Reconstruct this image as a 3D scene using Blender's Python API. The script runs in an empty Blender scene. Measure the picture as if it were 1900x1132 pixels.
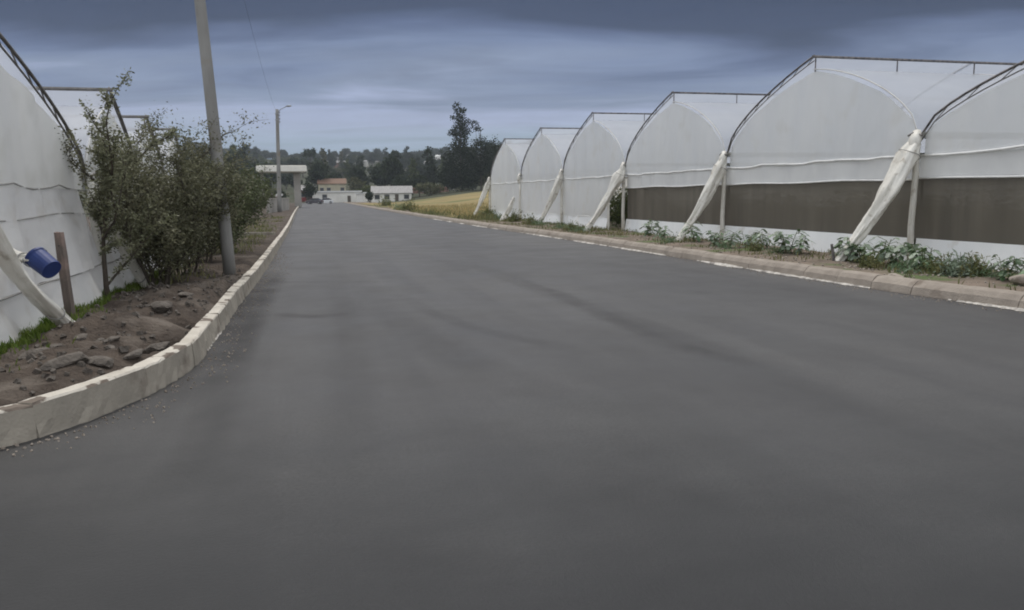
import bpy, bmesh, math, random
import numpy as np
from mathutils import Vector, Matrix

C = bpy.context.scene.collection
SC = bpy.context.scene
R = math.radians
random.seed(7)
rng = np.random.default_rng(11)

# ------------------------------------------------------------------ camera
FPX, CAMH = 1450.0, 1.7
ROLL = R(0.73)
PITCH = math.atan((566 - 361.5) * math.cos(ROLL) / FPX)
fw = Vector((0, math.cos(PITCH), -math.sin(PITCH)))
r0 = Vector((1, 0, 0)); u0 = r0.cross(fw)
rt = r0 * math.cos(ROLL) - u0 * math.sin(ROLL)
up = u0 * math.cos(ROLL) + r0 * math.sin(ROLL)
EYE = Vector((0, 0, CAMH))
cam = bpy.data.cameras.new('camera'); camo = bpy.data.objects.new('camera', cam); C.objects.link(camo)
camo.matrix_world = Matrix(((rt.x, up.x, -fw.x, EYE.x), (rt.y, up.y, -fw.y, EYE.y), (rt.z, up.z, -fw.z, EYE.z), (0, 0, 0, 1)))
cam.sensor_width = 36; cam.lens = 36 * FPX / 1900; cam.clip_start = 0.1; cam.clip_end = 6000
SC.camera = camo

# ------------------------------------------------------------------ exposure, world, sun
SC.view_settings.view_transform = 'Standard'; SC.view_settings.look = 'None'
SC.view_settings.exposure = 0.0; SC.view_settings.gamma = 1.0
try: SC.cycles.filter_width = 1.9
except Exception: pass
SUN_EL, SUN_AZ = R(60), R(-20)          # azimuth from +Y towards +X: behind thin cloud, ahead and a little left
wd = bpy.data.worlds.new('World'); SC.world = wd; wd.use_nodes = True
nt = wd.node_tree; nt.nodes.clear()
def N(t, nt_, **kw):
    n = nt_.nodes.new(t)
    for k, v in kw.items(): setattr(n, k, v)
    return n
out = N('ShaderNodeOutputWorld', nt); bg = N('ShaderNodeBackground', nt)
sky = N('ShaderNodeTexSky', nt); sky.sky_type = 'NISHITA'; sky.sun_disc = False
sky.sun_elevation = SUN_EL; sky.sun_rotation = SUN_AZ
tc = N('ShaderNodeTexCoord', nt); sep = N('ShaderNodeSeparateXYZ', nt)
nt.links.new(tc.outputs['Generated'], sep.inputs[0])
# flat cloud-deck coordinates: direction / (z + k)
ad = N('ShaderNodeMath', nt, operation='ADD'); ad.inputs[1].default_value = 0.10
nt.links.new(sep.outputs['Z'], ad.inputs[0])
mx = N('ShaderNodeMath', nt, operation='MAXIMUM'); mx.inputs[1].default_value = 0.03
nt.links.new(ad.outputs[0], mx.inputs[0])
dv = N('ShaderNodeVectorMath', nt, operation='DIVIDE'); cb = N('ShaderNodeCombineXYZ', nt)
for i in range(3): nt.links.new(mx.outputs[0], cb.inputs[i])
nt.links.new(tc.outputs['Generated'], dv.inputs[0]); nt.links.new(cb.outputs[0], dv.inputs[1])
mp = N('ShaderNodeMapping', nt); mp.inputs['Scale'].default_value = (0.42, 0.95, 0.0); mp.inputs['Location'].default_value = (1.7, 4.35, 0)
nt.links.new(dv.outputs[0], mp.inputs[0])
nz = N('ShaderNodeTexNoise', nt); nz.inputs['Scale'].default_value = 1.0; nz.inputs['Detail'].default_value = 5; nz.inputs['Roughness'].default_value = 0.48; nz.inputs['Distortion'].default_value = 0.5
nt.links.new(mp.outputs[0], nz.inputs['Vector'])
# elevation, pushed up and down by the cloud noise
cn = N('ShaderNodeMath', nt, operation='SUBTRACT'); cn.inputs[1].default_value = 0.5
nt.links.new(nz.outputs['Fac'], cn.inputs[0])
c2 = N('ShaderNodeMath', nt, operation='MULTIPLY'); 
ws = N('ShaderNodeMapRange', nt); ws.inputs['From Min'].default_value = 0.0; ws.inputs['From Max'].default_value = 0.14; ws.inputs['To Min'].default_value = 0.02; ws.inputs['To Max'].default_value = 0.20
nt.links.new(sep.outputs['Z'], ws.inputs['Value'])
nt.links.new(cn.outputs[0], c2.inputs[0]); nt.links.new(ws.outputs[0], c2.inputs[1])
ez = N('ShaderNodeMath', nt, operation='ADD'); nt.links.new(sep.outputs['Z'], ez.inputs[0]); nt.links.new(c2.outputs[0], ez.inputs[1])
rp = N('ShaderNodeValToRGB', nt); nt.links.new(ez.outputs[0], rp.inputs[0])
cr = rp.color_ramp
stops = [(0.0, (.25, .33, .42)), (0.055, (.28, .36, .46)), (0.085, (.345, .405, .56)), (0.108, (.34, .395, .57)), (0.124, (.21, .26, .385)), (0.148, (.160, .210, .345)),
         (0.162, (.09, .125, .235)), (0.182, (.026, .042, .10)), (0.30, (.008, .020, .065)), (0.39, (.45, .49, .57)), (0.55, (1.30, 1.31, 1.33)), (1.0, (1.45, 1.45, 1.45))]
cr.elements[0].position = stops[0][0]; cr.elements[0].color = (*stops[0][1], 1)
cr.elements[1].position = stops[-1][0]; cr.elements[1].color = (*stops[-1][1], 1)
for p, c in stops[1:-1]:
    e = cr.elements.new(p); e.color = (*c, 1)
# Nishita daylight (x 0.10) shows thinly through the cloud deck
sm = N('ShaderNodeMix', nt, data_type='RGBA', blend_type='MIX'); sm.inputs['Factor'].default_value = 0.93
sk = N('ShaderNodeVectorMath', nt, operation='SCALE'); sk.inputs['Scale'].default_value = 0.10
nt.links.new(sky.outputs[0], sk.inputs[0]); nt.links.new(sk.outputs[0], sm.inputs[6])
# finer cloud texture modulates the deck
n2 = N('ShaderNodeTexNoise', nt); n2.inputs['Scale'].default_value = 2.3; n2.inputs['Detail'].default_value = 7; n2.inputs['Roughness'].default_value = .6; n2.inputs['Distortion'].default_value = .8
m2 = N('ShaderNodeMapping', nt); m2.inputs['Scale'].default_value = (.45, .95, 0); nt.links.new(dv.outputs[0], m2.inputs[0]); nt.links.new(m2.outputs[0], n2.inputs['Vector'])
r2 = N('ShaderNodeMapRange', nt); r2.inputs['From Min'].default_value = .3; r2.inputs['From Max'].default_value = .7; r2.inputs['To Min'].default_value = .87; r2.inputs['To Max'].default_value = 1.13; nt.links.new(n2.outputs['Fac'], r2.inputs['Value'])
md = N('ShaderNodeVectorMath', nt, operation='SCALE'); nt.links.new(rp.outputs[0], md.inputs[0]); nt.links.new(r2.outputs[0], md.inputs['Scale'])
# sky brightness added to the sides and behind, unseen, to light the films
hz = N('ShaderNodeVectorMath', nt, operation='MULTIPLY'); hz.inputs[1].default_value = (1, 1, 0); nt.links.new(tc.outputs['Generated'], hz.inputs[0])
hn = N('ShaderNodeVectorMath', nt, operation='NORMALIZE'); nt.links.new(hz.outputs[0], hn.inputs[0])
hs_ = N('ShaderNodeSeparateXYZ', nt); nt.links.new(hn.outputs[0], hs_.inputs[0])
hr = N('ShaderNodeMapRange', nt, interpolation_type='SMOOTHSTEP'); hr.inputs['From Min'].default_value = .70; hr.inputs['From Max'].default_value = .10; nt.links.new(hs_.outputs['Y'], hr.inputs['Value'])
hx = N('ShaderNodeMix', nt, data_type='RGBA'); nt.links.new(hr.outputs[0], hx.inputs['Factor']); nt.links.new(md.outputs[0], hx.inputs[6]); hx.inputs[7].default_value = (1.02, 1.05, 1.10, 1)
nt.links.new(hx.outputs[2], sm.inputs[7])
nt.links.new(sm.outputs[2], bg.inputs['Color']); bg.inputs['Strength'].default_value = 1.0
nt.links.new(bg.outputs[0], out.inputs[0])
try: wd.cycles.sampling_method = 'MANUAL'; wd.cycles.sample_map_resolution = 512
except Exception: pass
sl = bpy.data.lights.new('sun', 'SUN'); sl.energy = 1.5; sl.angle = R(10); sl.color = (1.0, 0.95, 0.88)
so = bpy.data.objects.new('sun', sl); C.objects.link(so)
sd = Vector((math.sin(SUN_AZ) * math.cos(SUN_EL), math.cos(SUN_AZ) * math.cos(SUN_EL), math.sin(SUN_EL)))
so.rotation_euler = sd.to_track_quat('Z', 'Y').to_euler(); so.location = (0, 0, 60)

# ------------------------------------------------------------------ helpers
def tag(o, label=None, cat=None, group=None, kind=None):
    if label: o['label'] = label
    if cat: o['category'] = cat
    if group: o['group'] = group
    if kind: o['kind'] = kind
    return o
def empty(name, loc=(0, 0, 0), rz=0, label=None, cat=None, group=None):
    o = bpy.data.objects.new(name, None); C.objects.link(o); o.location = loc; o.rotation_euler = (0, 0, rz)
    o.empty_display_size = 0.2
    return tag(o, label, cat, group)
def copy_tree(o, parent=None):
    c = o.copy(); C.objects.link(c); c.parent = parent
    for ch in [x for x in bpy.data.objects if x.parent == o]: copy_tree(ch, c)
    return c
_kids = {}
class MB:
    def __init__(s): s.v = []; s.f = []; s.mi = []; s.uv = {}
    def add(s, vs, fs, m=0):
        b = len(s.v); s.v.extend([tuple(q) for q in vs]); s.f.extend([tuple(i + b for i in f) for f in fs]); s.mi.extend([m] * len(fs)); return s
    def box(s, c, d, M=None, m=0, taper=1.0):
        x, y, z = d[0] / 2, d[1] / 2, d[2] / 2
        P = [Vector((a * x * (taper if k > 0 else 1), b * y * (taper if k > 0 else 1), k * z)) for k in (-1, 1) for b in (-1, 1) for a in (-1, 1)]
        if M is not None: P = [M @ p for p in P]
        P = [p + Vector(c) for p in P]
        return s.add(P, [(0, 2, 3, 1), (4, 5, 7, 6), (0, 1, 5, 4), (2, 6, 7, 3), (0, 4, 6, 2), (1, 3, 7, 5)], m)
    def tube(s, pts, rad, n=8, cap=True, m=0, flat=1.0):
        pts = [Vector(p) for p in pts]; k = len(pts)
        if not hasattr(rad, '__len__'): rad = [rad] * k
        vs = []; prev = None
        for i, p in enumerate(pts):
            d = (pts[min(i + 1, k - 1)] - pts[max(i - 1, 0)]).normalized()
            if prev is None:
                a = Vector((0, 0, 1)) if abs(d.z) < .9 else Vector((1, 0, 0)); x = d.cross(a).normalized()
            else: x = (prev - d * prev.dot(d)).normalized()
            prev = x; y = d.cross(x)
            for j in range(n):
                t = 2 * math.pi * j / n; vs.append(p + x * (math.cos(t) * rad[i]) + y * (math.sin(t) * rad[i] * flat))
        fs = [(i * n + j, i * n + (j + 1) % n, (i + 1) * n + (j + 1) % n, (i + 1) * n + j) for i in range(k - 1) for j in range(n)]
        if cap: fs += [tuple(range(n - 1, -1, -1)), tuple(range((k - 1) * n, k * n))]
        return s.add(vs, fs, m)
    def grid(s, fn, nu, nv, m=0):
        vs = [fn(i / nu, j / nv) for j in range(nv + 1) for i in range(nu + 1)]
        fs = [(j * (nu + 1) + i, j * (nu + 1) + i + 1, (j + 1) * (nu + 1) + i + 1, (j + 1) * (nu + 1) + i) for j in range(nv) for i in range(nu)]
        return s.add(vs, fs, m)
    def build(s, name, mat, parent=None, smooth=False, loc=None):
        me = bpy.data.meshes.new(name); me.from_pydata(s.v, [], s.f)
        for q in (mat if isinstance(mat, (list, tuple)) else [mat]): me.materials.append(q)
        if any(s.mi): me.polygons.foreach_set('material_index', s.mi)
        if smooth: me.polygons.foreach_set('use_smooth', [True] * len(me.polygons))
        me.update()
        o = bpy.data.objects.new(name, me); C.objects.link(o)
        if parent: o.parent = parent
        if loc: o.location = loc
        return o
def quads_mesh(name, V, mat, parent=None, n=4):
    """V: (k, n, 3) array of leaf polygons -> one mesh."""
    V = np.asarray(V, dtype=np.float32); k = len(V)
    me = bpy.data.meshes.new(name); me.vertices.add(k * n); me.vertices.foreach_set('co', V.reshape(-1))
    me.loops.add(k * n); me.loops.foreach_set('vertex_index', np.arange(k * n, dtype=np.int32))
    me.polygons.add(k); me.polygons.foreach_set('loop_start', np.arange(0, k * n, n, dtype=np.int32))
    me.update(calc_edges=True); me.materials.append(mat)
    o = bpy.data.objects.new(name, me); C.objects.link(o)
    if parent: o.parent = parent
    return o

def ray(px, py):
    return (fw * FPX + rt * (px - 950) + up * (566 - py)).normalized()
def hnoise(x, y, s=1.0, seed=0):
    """cheap smooth value noise, vectorised"""
    x = np.asarray(x, float) * s; y = np.asarray(y, float) * s
    xi = np.floor(x); yi = np.floor(y); fx = x - xi; fy = y - yi
    fx = fx * fx * (3 - 2 * fx); fy = fy * fy * (3 - 2 * fy)
    h = lambda a, b: np.modf(np.abs(np.sin(a * 127.1 + b * 311.7 + seed * 74.7) * 43758.5453))[0]
    return (h(xi, yi) * (1 - fx) + h(xi + 1, yi) * fx) * (1 - fy) + (h(xi, yi + 1) * (1 - fx) + h(xi + 1, yi + 1) * fx) * fy
def fbm(x, y, s=1.0, o=4, seed=0):
    t = 0; a = .5
    for i in range(o): t = t + a * (hnoise(x, y, s * 2 ** i, seed + i) - .5); a *= .5
    return t * 2

# ------------------------------------------------------------------ materials
def mat(name, col, col2=None, scale=4.0, rough=0.8, bump=0.0, bscale=None, spec=0.5, detail=6, stretch=(1, 1, 1), lo=.35, hi=.65, metal=0.0,
        col3=None, s3=0.6, lo3=.5, hi3=.62, trans=0.0, alpha=0.0, island=0.0, coat=0.0, bdist=0.02):
    m = bpy.data.materials.new(name); m.use_nodes = True; t = m.node_tree; b = t.nodes['Principled BSDF']; o = t.nodes['Material Output']
    b.inputs['Roughness'].default_value = rough; b.inputs['Specular IOR Level'].default_value = spec; b.inputs['Metallic'].default_value = metal
    b.inputs['Coat Weight'].default_value = coat
    tcn = N('ShaderNodeTexCoord', t); mpn = N('ShaderNodeMapping', t); mpn.inputs['Scale'].default_value = stretch
    t.links.new(tcn.outputs['Object'], mpn.inputs[0])
    n1 = N('ShaderNodeTexNoise', t); n1.inputs['Scale'].default_value = scale; n1.inputs['Detail'].default_value = detail; n1.inputs['Roughness'].default_value = .6
    t.links.new(mpn.outputs[0], n1.inputs['Vector'])
    r1 = N('ShaderNodeMapRange', t); r1.inputs['From Min'].default_value = lo; r1.inputs['From Max'].default_value = hi; t.links.new(n1.outputs['Fac'], r1.inputs['Value'])
    mxn = N('ShaderNodeMix', t, data_type='RGBA'); t.links.new(r1.outputs[0], mxn.inputs['Factor'])
    mxn.inputs[6].default_value = (*col, 1); mxn.inputs[7].default_value = (*(col2 or [c * .8 for c in col]), 1)
    last = mxn.outputs[2]
    if col3:
        n3 = N('ShaderNodeTexNoise', t); n3.inputs['Scale'].default_value = s3; n3.inputs['Detail'].default_value = 5; t.links.new(tcn.outputs['Object'], n3.inputs['Vector'])
        r3 = N('ShaderNodeMapRange', t); r3.inputs['From Min'].default_value = lo3; r3.inputs['From Max'].default_value = hi3; t.links.new(n3.outputs['Fac'], r3.inputs['Value'])
        m3 = N('ShaderNodeMix', t, data_type='RGBA'); t.links.new(r3.outputs[0], m3.inputs['Factor']); t.links.new(last, m3.inputs[6]); m3.inputs[7].default_value = (*col3, 1)
        last = m3.outputs[2]
    if island:
        g = N('ShaderNodeNewGeometry', t); rr = N('ShaderNodeMapRange', t); rr.inputs['To Min'].default_value = 1 - island; rr.inputs['To Max'].default_value = 1 + island
        t.links.new(g.outputs['Random Per Island'], rr.inputs['Value'])
        h = N('ShaderNodeVectorMath', t, operation='SCALE'); t.links.new(last, h.inputs[0]); t.links.new(rr.outputs[0], h.inputs['Scale']); last = h.outputs[0]
    t.links.new(last, b.inputs['Base Color'])
    if bump:
        nb = N('ShaderNodeTexNoise', t); nb.inputs['Scale'].default_value = bscale or scale * 4; nb.inputs['Detail'].default_value = 6
        t.links.new(mpn.outputs[0], nb.inputs['Vector'])
        bn = N('ShaderNodeBump', t); bn.inputs['Strength'].default_value = bump; bn.inputs['Distance'].default_value = bdist
        t.links.new(nb.outputs['Fac'], bn.inputs['Height']); t.links.new(bn.outputs[0], b.inputs['Normal'])
    sh = b.outputs[0]
    if trans:
        tr = N('ShaderNodeBsdfTranslucent', t); t.links.new(last, tr.inputs['Color'])
        ms = N('ShaderNodeMixShader', t); ms.inputs[0].default_value = trans; t.links.new(sh, ms.inputs[1]); t.links.new(tr.outputs[0], ms.inputs[2]); sh = ms.outputs[0]
    if alpha:
        tp = N('ShaderNodeBsdfTransparent', t); ms = N('ShaderNodeMixShader', t); ms.inputs[0].default_value = alpha
        t.links.new(sh, ms.inputs[1]); t.links.new(tp.outputs[0], ms.inputs[2]); sh = ms.outputs[0]
    t.links.new(sh, o.inputs['Surface'])
    m.diffuse_color = (*col, 1)
    return m

M = {}
# film: milky greenhouse plastic
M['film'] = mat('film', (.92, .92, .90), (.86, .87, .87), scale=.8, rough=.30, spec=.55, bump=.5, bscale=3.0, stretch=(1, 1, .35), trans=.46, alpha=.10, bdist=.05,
                col3=(.80, .78, .72), s3=1.3, lo3=.55, hi3=.85)
M['film_left'] = mat('film_left', (.93, .92, .87), (.87, .865, .83), scale=.9, rough=.35, spec=.3, bump=.35, bscale=2.4, stretch=(1, 1, .3), trans=.50, alpha=.03, bdist=.05,
                     col3=(.76, .75, .69), s3=1.7, lo3=.5, hi3=.8)
M['film_lower'] = mat('film_lower', (.82, .81, .79), (.74, .735, .72), scale=1.2, rough=.55, spec=.3, bump=.5, bscale=3.0, stretch=(.6, .6, 1.6), trans=.4, bdist=.05,
                      col3=(.62, .59, .54), s3=2.1, lo3=.55, hi3=.8)
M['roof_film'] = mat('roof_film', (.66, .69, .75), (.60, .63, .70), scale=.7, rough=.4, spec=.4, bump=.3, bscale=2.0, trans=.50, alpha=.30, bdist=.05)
M['valance'] = mat('valance', (.84, .84, .82), (.76, .76, .75), scale=1.5, rough=.5, trans=.25, bump=.3, bscale=5, stretch=(1, 1, .5))
M['skirt'] = mat('skirt', (.95, .96, .96), (.88, .90, .90), scale=2, rough=.5, trans=.15, bump=.4, bscale=4, stretch=(1, 1, .5), col3=(.68, .64, .58), s3=2.5, lo3=.58, hi3=.82)
M['white_edge'] = mat('white_edge', (.86, .86, .84), rough=.5)
M['screen'] = mat('screen', (.19, .17, .14), (.13, .118, .098), scale=1.1, rough=.9, stretch=(1.6, 1.6, .12), alpha=.05, col3=(.15, .135, .11), s3=.5, lo3=.45, hi3=.7, spec=.1)
M['wrap'] = mat('wrap', (.84, .82, .76), (.68, .65, .58), scale=3.5, rough=.5, bump=.8, bscale=9, stretch=(1, 1, .5), trans=.12, col3=(.42, .37, .30), s3=5, lo3=.6, hi3=.76)
M['pipe_dark'] = mat('pipe_dark', (.05, .05, .055), (.20, .18, .17), scale=8, rough=.55)
M['pipe_grey'] = mat('pipe_grey', (.22, .21, .20), (.12, .11, .10), scale=8, rough=.6)
M['rope'] = mat('rope', (.34, .33, .31), rough=.9)
M['concrete'] = mat('concrete', (.50, .47, .41), (.40, .37, .32), scale=5, rough=.9, bump=.5, bscale=45, col3=(.24, .21, .18), s3=4.5, lo3=.60, hi3=.72, spec=.2)
M['kerb_left'] = mat('kerb_left', (.37, .335, .28), (.28, .255, .215), scale=1.6, rough=.92, bump=.35, bscale=40, col3=(.20, .17, .14), s3=3.4, lo3=.54, hi3=.72, spec=.2)
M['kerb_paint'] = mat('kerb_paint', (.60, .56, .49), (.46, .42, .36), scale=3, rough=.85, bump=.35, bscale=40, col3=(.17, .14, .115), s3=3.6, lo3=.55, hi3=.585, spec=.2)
M['kerb_right'] = mat('kerb_right', (.35, .305, .26), (.26, .225, .19), scale=2.6, rough=.92, bump=.6, bscale=35, col3=(.20, .165, .135), s3=2.1, lo3=.60, hi3=.70, spec=.2)
M['mortar'] = mat('mortar', (.55, .52, .47), (.24, .22, .20), scale=4, rough=.9, lo=.45, hi=.6, bump=.6, bscale=30)
M['soil'] = mat('soil', (.105, .083, .067), (.060, .048, .040), scale=2.4, rough=.95, bump=1.0, bscale=22, col3=(.165, .14, .118), s3=1.6, lo3=.52, hi3=.7, spec=.15, bdist=.05)
M['soil_right'] = mat('soil_right', (.22, .175, .14), (.14, .115, .09), scale=2.0, rough=.95, bump=.8, bscale=20, col3=(.10, .13, .055), s3=.9, lo3=.55, hi3=.66, spec=.15)
M['clod'] = mat('clod', (.175, .155, .135), (.09, .078, .068), scale=7, rough=.95, bump=1.0, bscale=30, spec=.15, bdist=.03)
M['ground'] = mat('ground', (.045, .052, .030), (.065, .066, .042), scale=.05, rough=.95, detail=8, col3=(.11, .10, .07), s3=.02, lo3=.55, hi3=.68, spec=.1)
M['field'] = mat('field', (.30, .235, .115), (.20, .165, .08), scale=.22, rough=.95, detail=10, col3=(.11, .13, .055), s3=.07, lo3=.52, hi3=.66, spec=.1, bump=.6, bscale=3, bdist=.1, stretch=(.5, 1.6, 1))
M['grass_green'] = mat('grass_green', (.085, .145, .022), (.16, .20, .045), scale=3, rough=.7, trans=.3, island=.3, spec=.2)
M['grass_dull'] = mat('grass_dull', (.11, .135, .055), (.21, .19, .09), scale=1.2, rough=.8, trans=.3, island=.35, spec=.2)
M['grass_dry'] = mat('grass_dry', (.42, .33, .16), (.27, .23, .11), scale=.4, rough=.8, trans=.3, island=.3, spec=.2)
M['leaf_shrub'] = mat('leaf_shrub', (.105, .108, .060), (.180, .176, .108), scale=2.2, rough=.62, trans=.22, island=.45, spec=.35)
M['leaf_shrub_light'] = mat('leaf_shrub_light', (.135, .145, .078), (.22, .22, .14), scale=3, rough=.6, trans=.25, island=.45, spec=.4)
M['leaf_dark'] = mat('leaf_dark', (.062, .078, .032), (.10, .115, .050), scale=1.6, rough=.6, trans=.2, island=.45, spec=.3)
M['bark'] = mat('bark', (.060, .050, .042), (.10, .085, .07), scale=9, rough=.95, bump=.8, bscale=30, spec=.1)
M['leaf_broad'] = mat('leaf_broad', (.070, .130, .050), (.22, .30, .20), scale=7, rough=.5, trans=.22, island=.4, lo=.4, hi=.68, spec=.4)
M['leaf_pale'] = mat('leaf_pale', (.16, .21, .14), (.27, .32, .25), scale=7, rough=.5, trans=.2, island=.35, spec=.4)
M['stem'] = mat('stem', (.12, .15, .06), rough=.8)
M['crown_far'] = mat('crown_far', (.030, .042, .024), (.050, .060, .034), scale=.35, rough=.85, trans=.12, island=.4, spec=.1)
M['crown_green'] = mat('crown_green', (.060, .078, .028), (.095, .105, .045), scale=.5, rough=.85, trans=.15, island=.4, spec=.1)
M['crown_dark'] = mat('crown_dark', (.020, .030, .016), (.036, .046, .022), scale=.45, rough=.85, trans=.10, island=.45, spec=.1)
M['crown_olive'] = mat('crown_olive', (.080, .085, .045), (.12, .12, .07), scale=.5, rough=.85, trans=.15, island=.4, spec=.1)
M['pole'] = mat('pole', (.29, .285, .27), (.22, .215, .205), scale=2.5, rough=.85, bump=.35, bscale=18, stretch=(1, 1, .25), col3=(.24, .215, .18), s3=1.4, lo3=.56, hi3=.70, spec=.2)
M['metal'] = mat('metal', (.35, .36, .37), rough=.45, metal=.6)
M['lamp_glass'] = mat('lamp_glass', (.55, .57, .58), rough=.3)
M['porcelain'] = mat('porcelain', (.16, .12, .11), rough=.4)
M['wood'] = mat('wood', (.21, .17, .145), (.14, .115, .10), scale=5, rough=.9, bump=.5, bscale=20, stretch=(6, 6, .6), col3=(.30, .22, .19), s3=3)
M['blue'] = mat('blue', (.010, .028, .13), (.016, .040, .17), scale=4, rough=.55, spec=.5, col3=(.05, .06, .18), s3=9, lo3=.62, hi3=.75)
M['dark_rubber'] = mat('dark_rubber', (.02, .02, .022), rough=.8)
M['roof_grey'] = mat('roof_grey', (.32, .31, .30), (.22, .21, .205), scale=1.5, rough=.8, stretch=(3, .4, 1))
M['roof_orange'] = mat('roof_orange', (.19, .11, .07), (.15, .09, .06), scale=1.5, rough=.85)
M['roof_white'] = mat('roof_white', (.72, .72, .70), (.58, .58, .57), scale=.8, rough=.6)
M['wall_white'] = mat('wall_white', (.78, .76, .70), (.68, .66, .61), scale=.6, rough=.9)
M['wall_cream'] = mat('wall_cream', (.50, .46, .34), (.42, .38, .29), scale=.6, rough=.9)
M['wall_grey'] = mat('wall_grey', (.34, .32, .29), (.25, .24, .22), scale=.6, rough=.9)
M['wall_brick'] = mat('wall_brick', (.25, .13, .09), (.18, .10, .075), scale=.8, rough=.9)
M['wall_red'] = mat('wall_red', (.20, .035, .035), (.14, .03, .03), scale=.8, rough=.9)
M['wall_pink'] = mat('wall_pink', (.52, .38, .38), (.56, .50, .50), scale=.6, rough=.9)
M['pane'] = mat('pane', (.03, .035, .04), rough=.15, spec=.6)
M['door'] = mat('door', (.10, .08, .06), rough=.6)
M['car_white'] = mat('car_white', (.72, .73, .74), rough=.3, coat=.5)
M['car_dark'] = mat('car_dark', (.05, .045, .06), rough=.3, coat=.5)
M['red_lens'] = mat('red_lens', (.4, .02, .02), rough=.3)

# asphalt: fine aggregate, broad mottling, a later and darker mottled batch laid at the junction
def asphalt():
    m = bpy.data.materials.new('asphalt'); m.use_nodes = True; t = m.node_tree; b = t.nodes['Principled BSDF']
    tcn = N('ShaderNodeTexCoord', t)
    def noise(sc, det=4, st=(1, 1, 1), rough=.55):
        mp_ = N('ShaderNodeMapping', t); mp_.vector_type = 'TEXTURE'; mp_.inputs['Rotation'].default_value = (0, 0, R(14)); mp_.inputs['Scale'].default_value = tuple(1 / q for q in st); t.links.new(tcn.outputs['Object'], mp_.inputs[0])
        n = N('ShaderNodeTexNoise', t); n.inputs['Scale'].default_value = sc; n.inputs['Detail'].default_value = det; n.inputs['Roughness'].default_value = rough
        t.links.new(mp_.outputs[0], n.inputs['Vector']); return n.outputs['Fac']
    def rng_(v, a, b_, c=0., d=1.):
        r = N('ShaderNodeMapRange', t); t.links.new(v, r.inputs['Value'])
        for k, q in zip(('From Min', 'From Max', 'To Min', 'To Max'), (a, b_, c, d)): r.inputs[k].default_value = q
        return r.outputs[0]
    def mix(f, a, b_):
        x = N('ShaderNodeMix', t, data_type='RGBA'); t.links.new(f, x.inputs['Factor'])
        for s_, q in ((6, a), (7, b_)):
            if isinstance(q, tuple): x.inputs[s_].default_value = (*q, 1)
            else: t.links.new(q, x.inputs[s_])
        return x.outputs[2]
    fine = mix(rng_(noise(38, 5, rough=.75), .38, .62), (.034, .033, .033), (.076, .074, .073))
    broad = rng_(noise(.30, 6, (1, .40, 1)), .36, .62)
    col = mix(rng_(broad, 0, 1, 0, .8), fine, (.032, .0315, .033))
    # lengthwise paving lanes
    lane = rng_(noise(1.3, 5, (1.0, .07, 1)), .46, .66, 0, .7)
    col = mix(lane, col, (.028, .0275, .029))
    sp = N('ShaderNodeSeparateXYZ', t); t.links.new(tcn.outputs['Object'], sp.inputs[0])
    wob = N('ShaderNodeMath', t, operation='MULTIPLY_ADD'); t.links.new(noise(.8, 7, (.5, 1, 1), .65), wob.inputs[0]); wob.inputs[1].default_value = 4.2
    t.links.new(sp.outputs['Y'], wob.inputs[2])
    seal = rng_(wob.outputs[0], 4.4, 8.9, 1.0, 0); t.nodes[-1].interpolation_type = 'SMOOTHSTEP'
    col = mix(seal, col, (.023, .0235, .025))
    t.links.new(col, b.inputs['Base Color'])
    t.links.new(rng_(noise(.8, 4), .3, .7, .50, .66), b.inputs['Roughness'])
    t.links.new(rng_(seal, 0, 1, .42, .28), b.inputs['Specular IOR Level'])
    bn = N('ShaderNodeBump', t); bn.inputs['Strength'].default_value = .5; bn.inputs['Distance'].default_value = .01
    t.links.new(noise(45, 6, rough=.75), bn.inputs['Height']); t.links.new(bn.outputs[0], b.inputs['Normal'])
    return m
M['asphalt'] = asphalt()

def streak_mat():
    m = bpy.data.materials.new('tyre_and_edge_streak'); m.use_nodes = True; t = m.node_tree; b = t.nodes['Principled BSDF']; o = t.nodes['Material Output']
    b.inputs['Base Color'].default_value = (.045, .043, .044, 1); b.inputs['Roughness'].default_value = .75; b.inputs['Specular IOR Level'].default_value = .3
    a = N('ShaderNodeAttribute', t); a.attribute_name = 'wear'
    n = N('ShaderNodeTexNoise', t); n.inputs['Scale'].default_value = 1.2; n.inputs['Detail'].default_value = 5
    tcn = N('ShaderNodeTexCoord', t); t.links.new(tcn.outputs['Object'], n.inputs['Vector'])
    r = N('ShaderNodeMapRange', t); r.inputs['From Min'].default_value = .15; r.inputs['From Max'].default_value = .6; t.links.new(n.outputs['Fac'], r.inputs['Value'])
    mu = N('ShaderNodeMath', t, operation='MULTIPLY'); t.links.new(a.outputs['Fac'], mu.inputs[0]); t.links.new(r.outputs[0], mu.inputs[1])
    tp = N('ShaderNodeBsdfTransparent', t); ms = N('ShaderNodeMixShader', t); t.links.new(mu.outputs[0], ms.inputs[0]); t.links.new(tp.outputs[0], ms.inputs[1]); t.links.new(b.outputs[0], ms.inputs[2])
    t.links.new(ms.outputs[0], o.inputs['Surface'])
    return m
M['streak'] = streak_mat()

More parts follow.
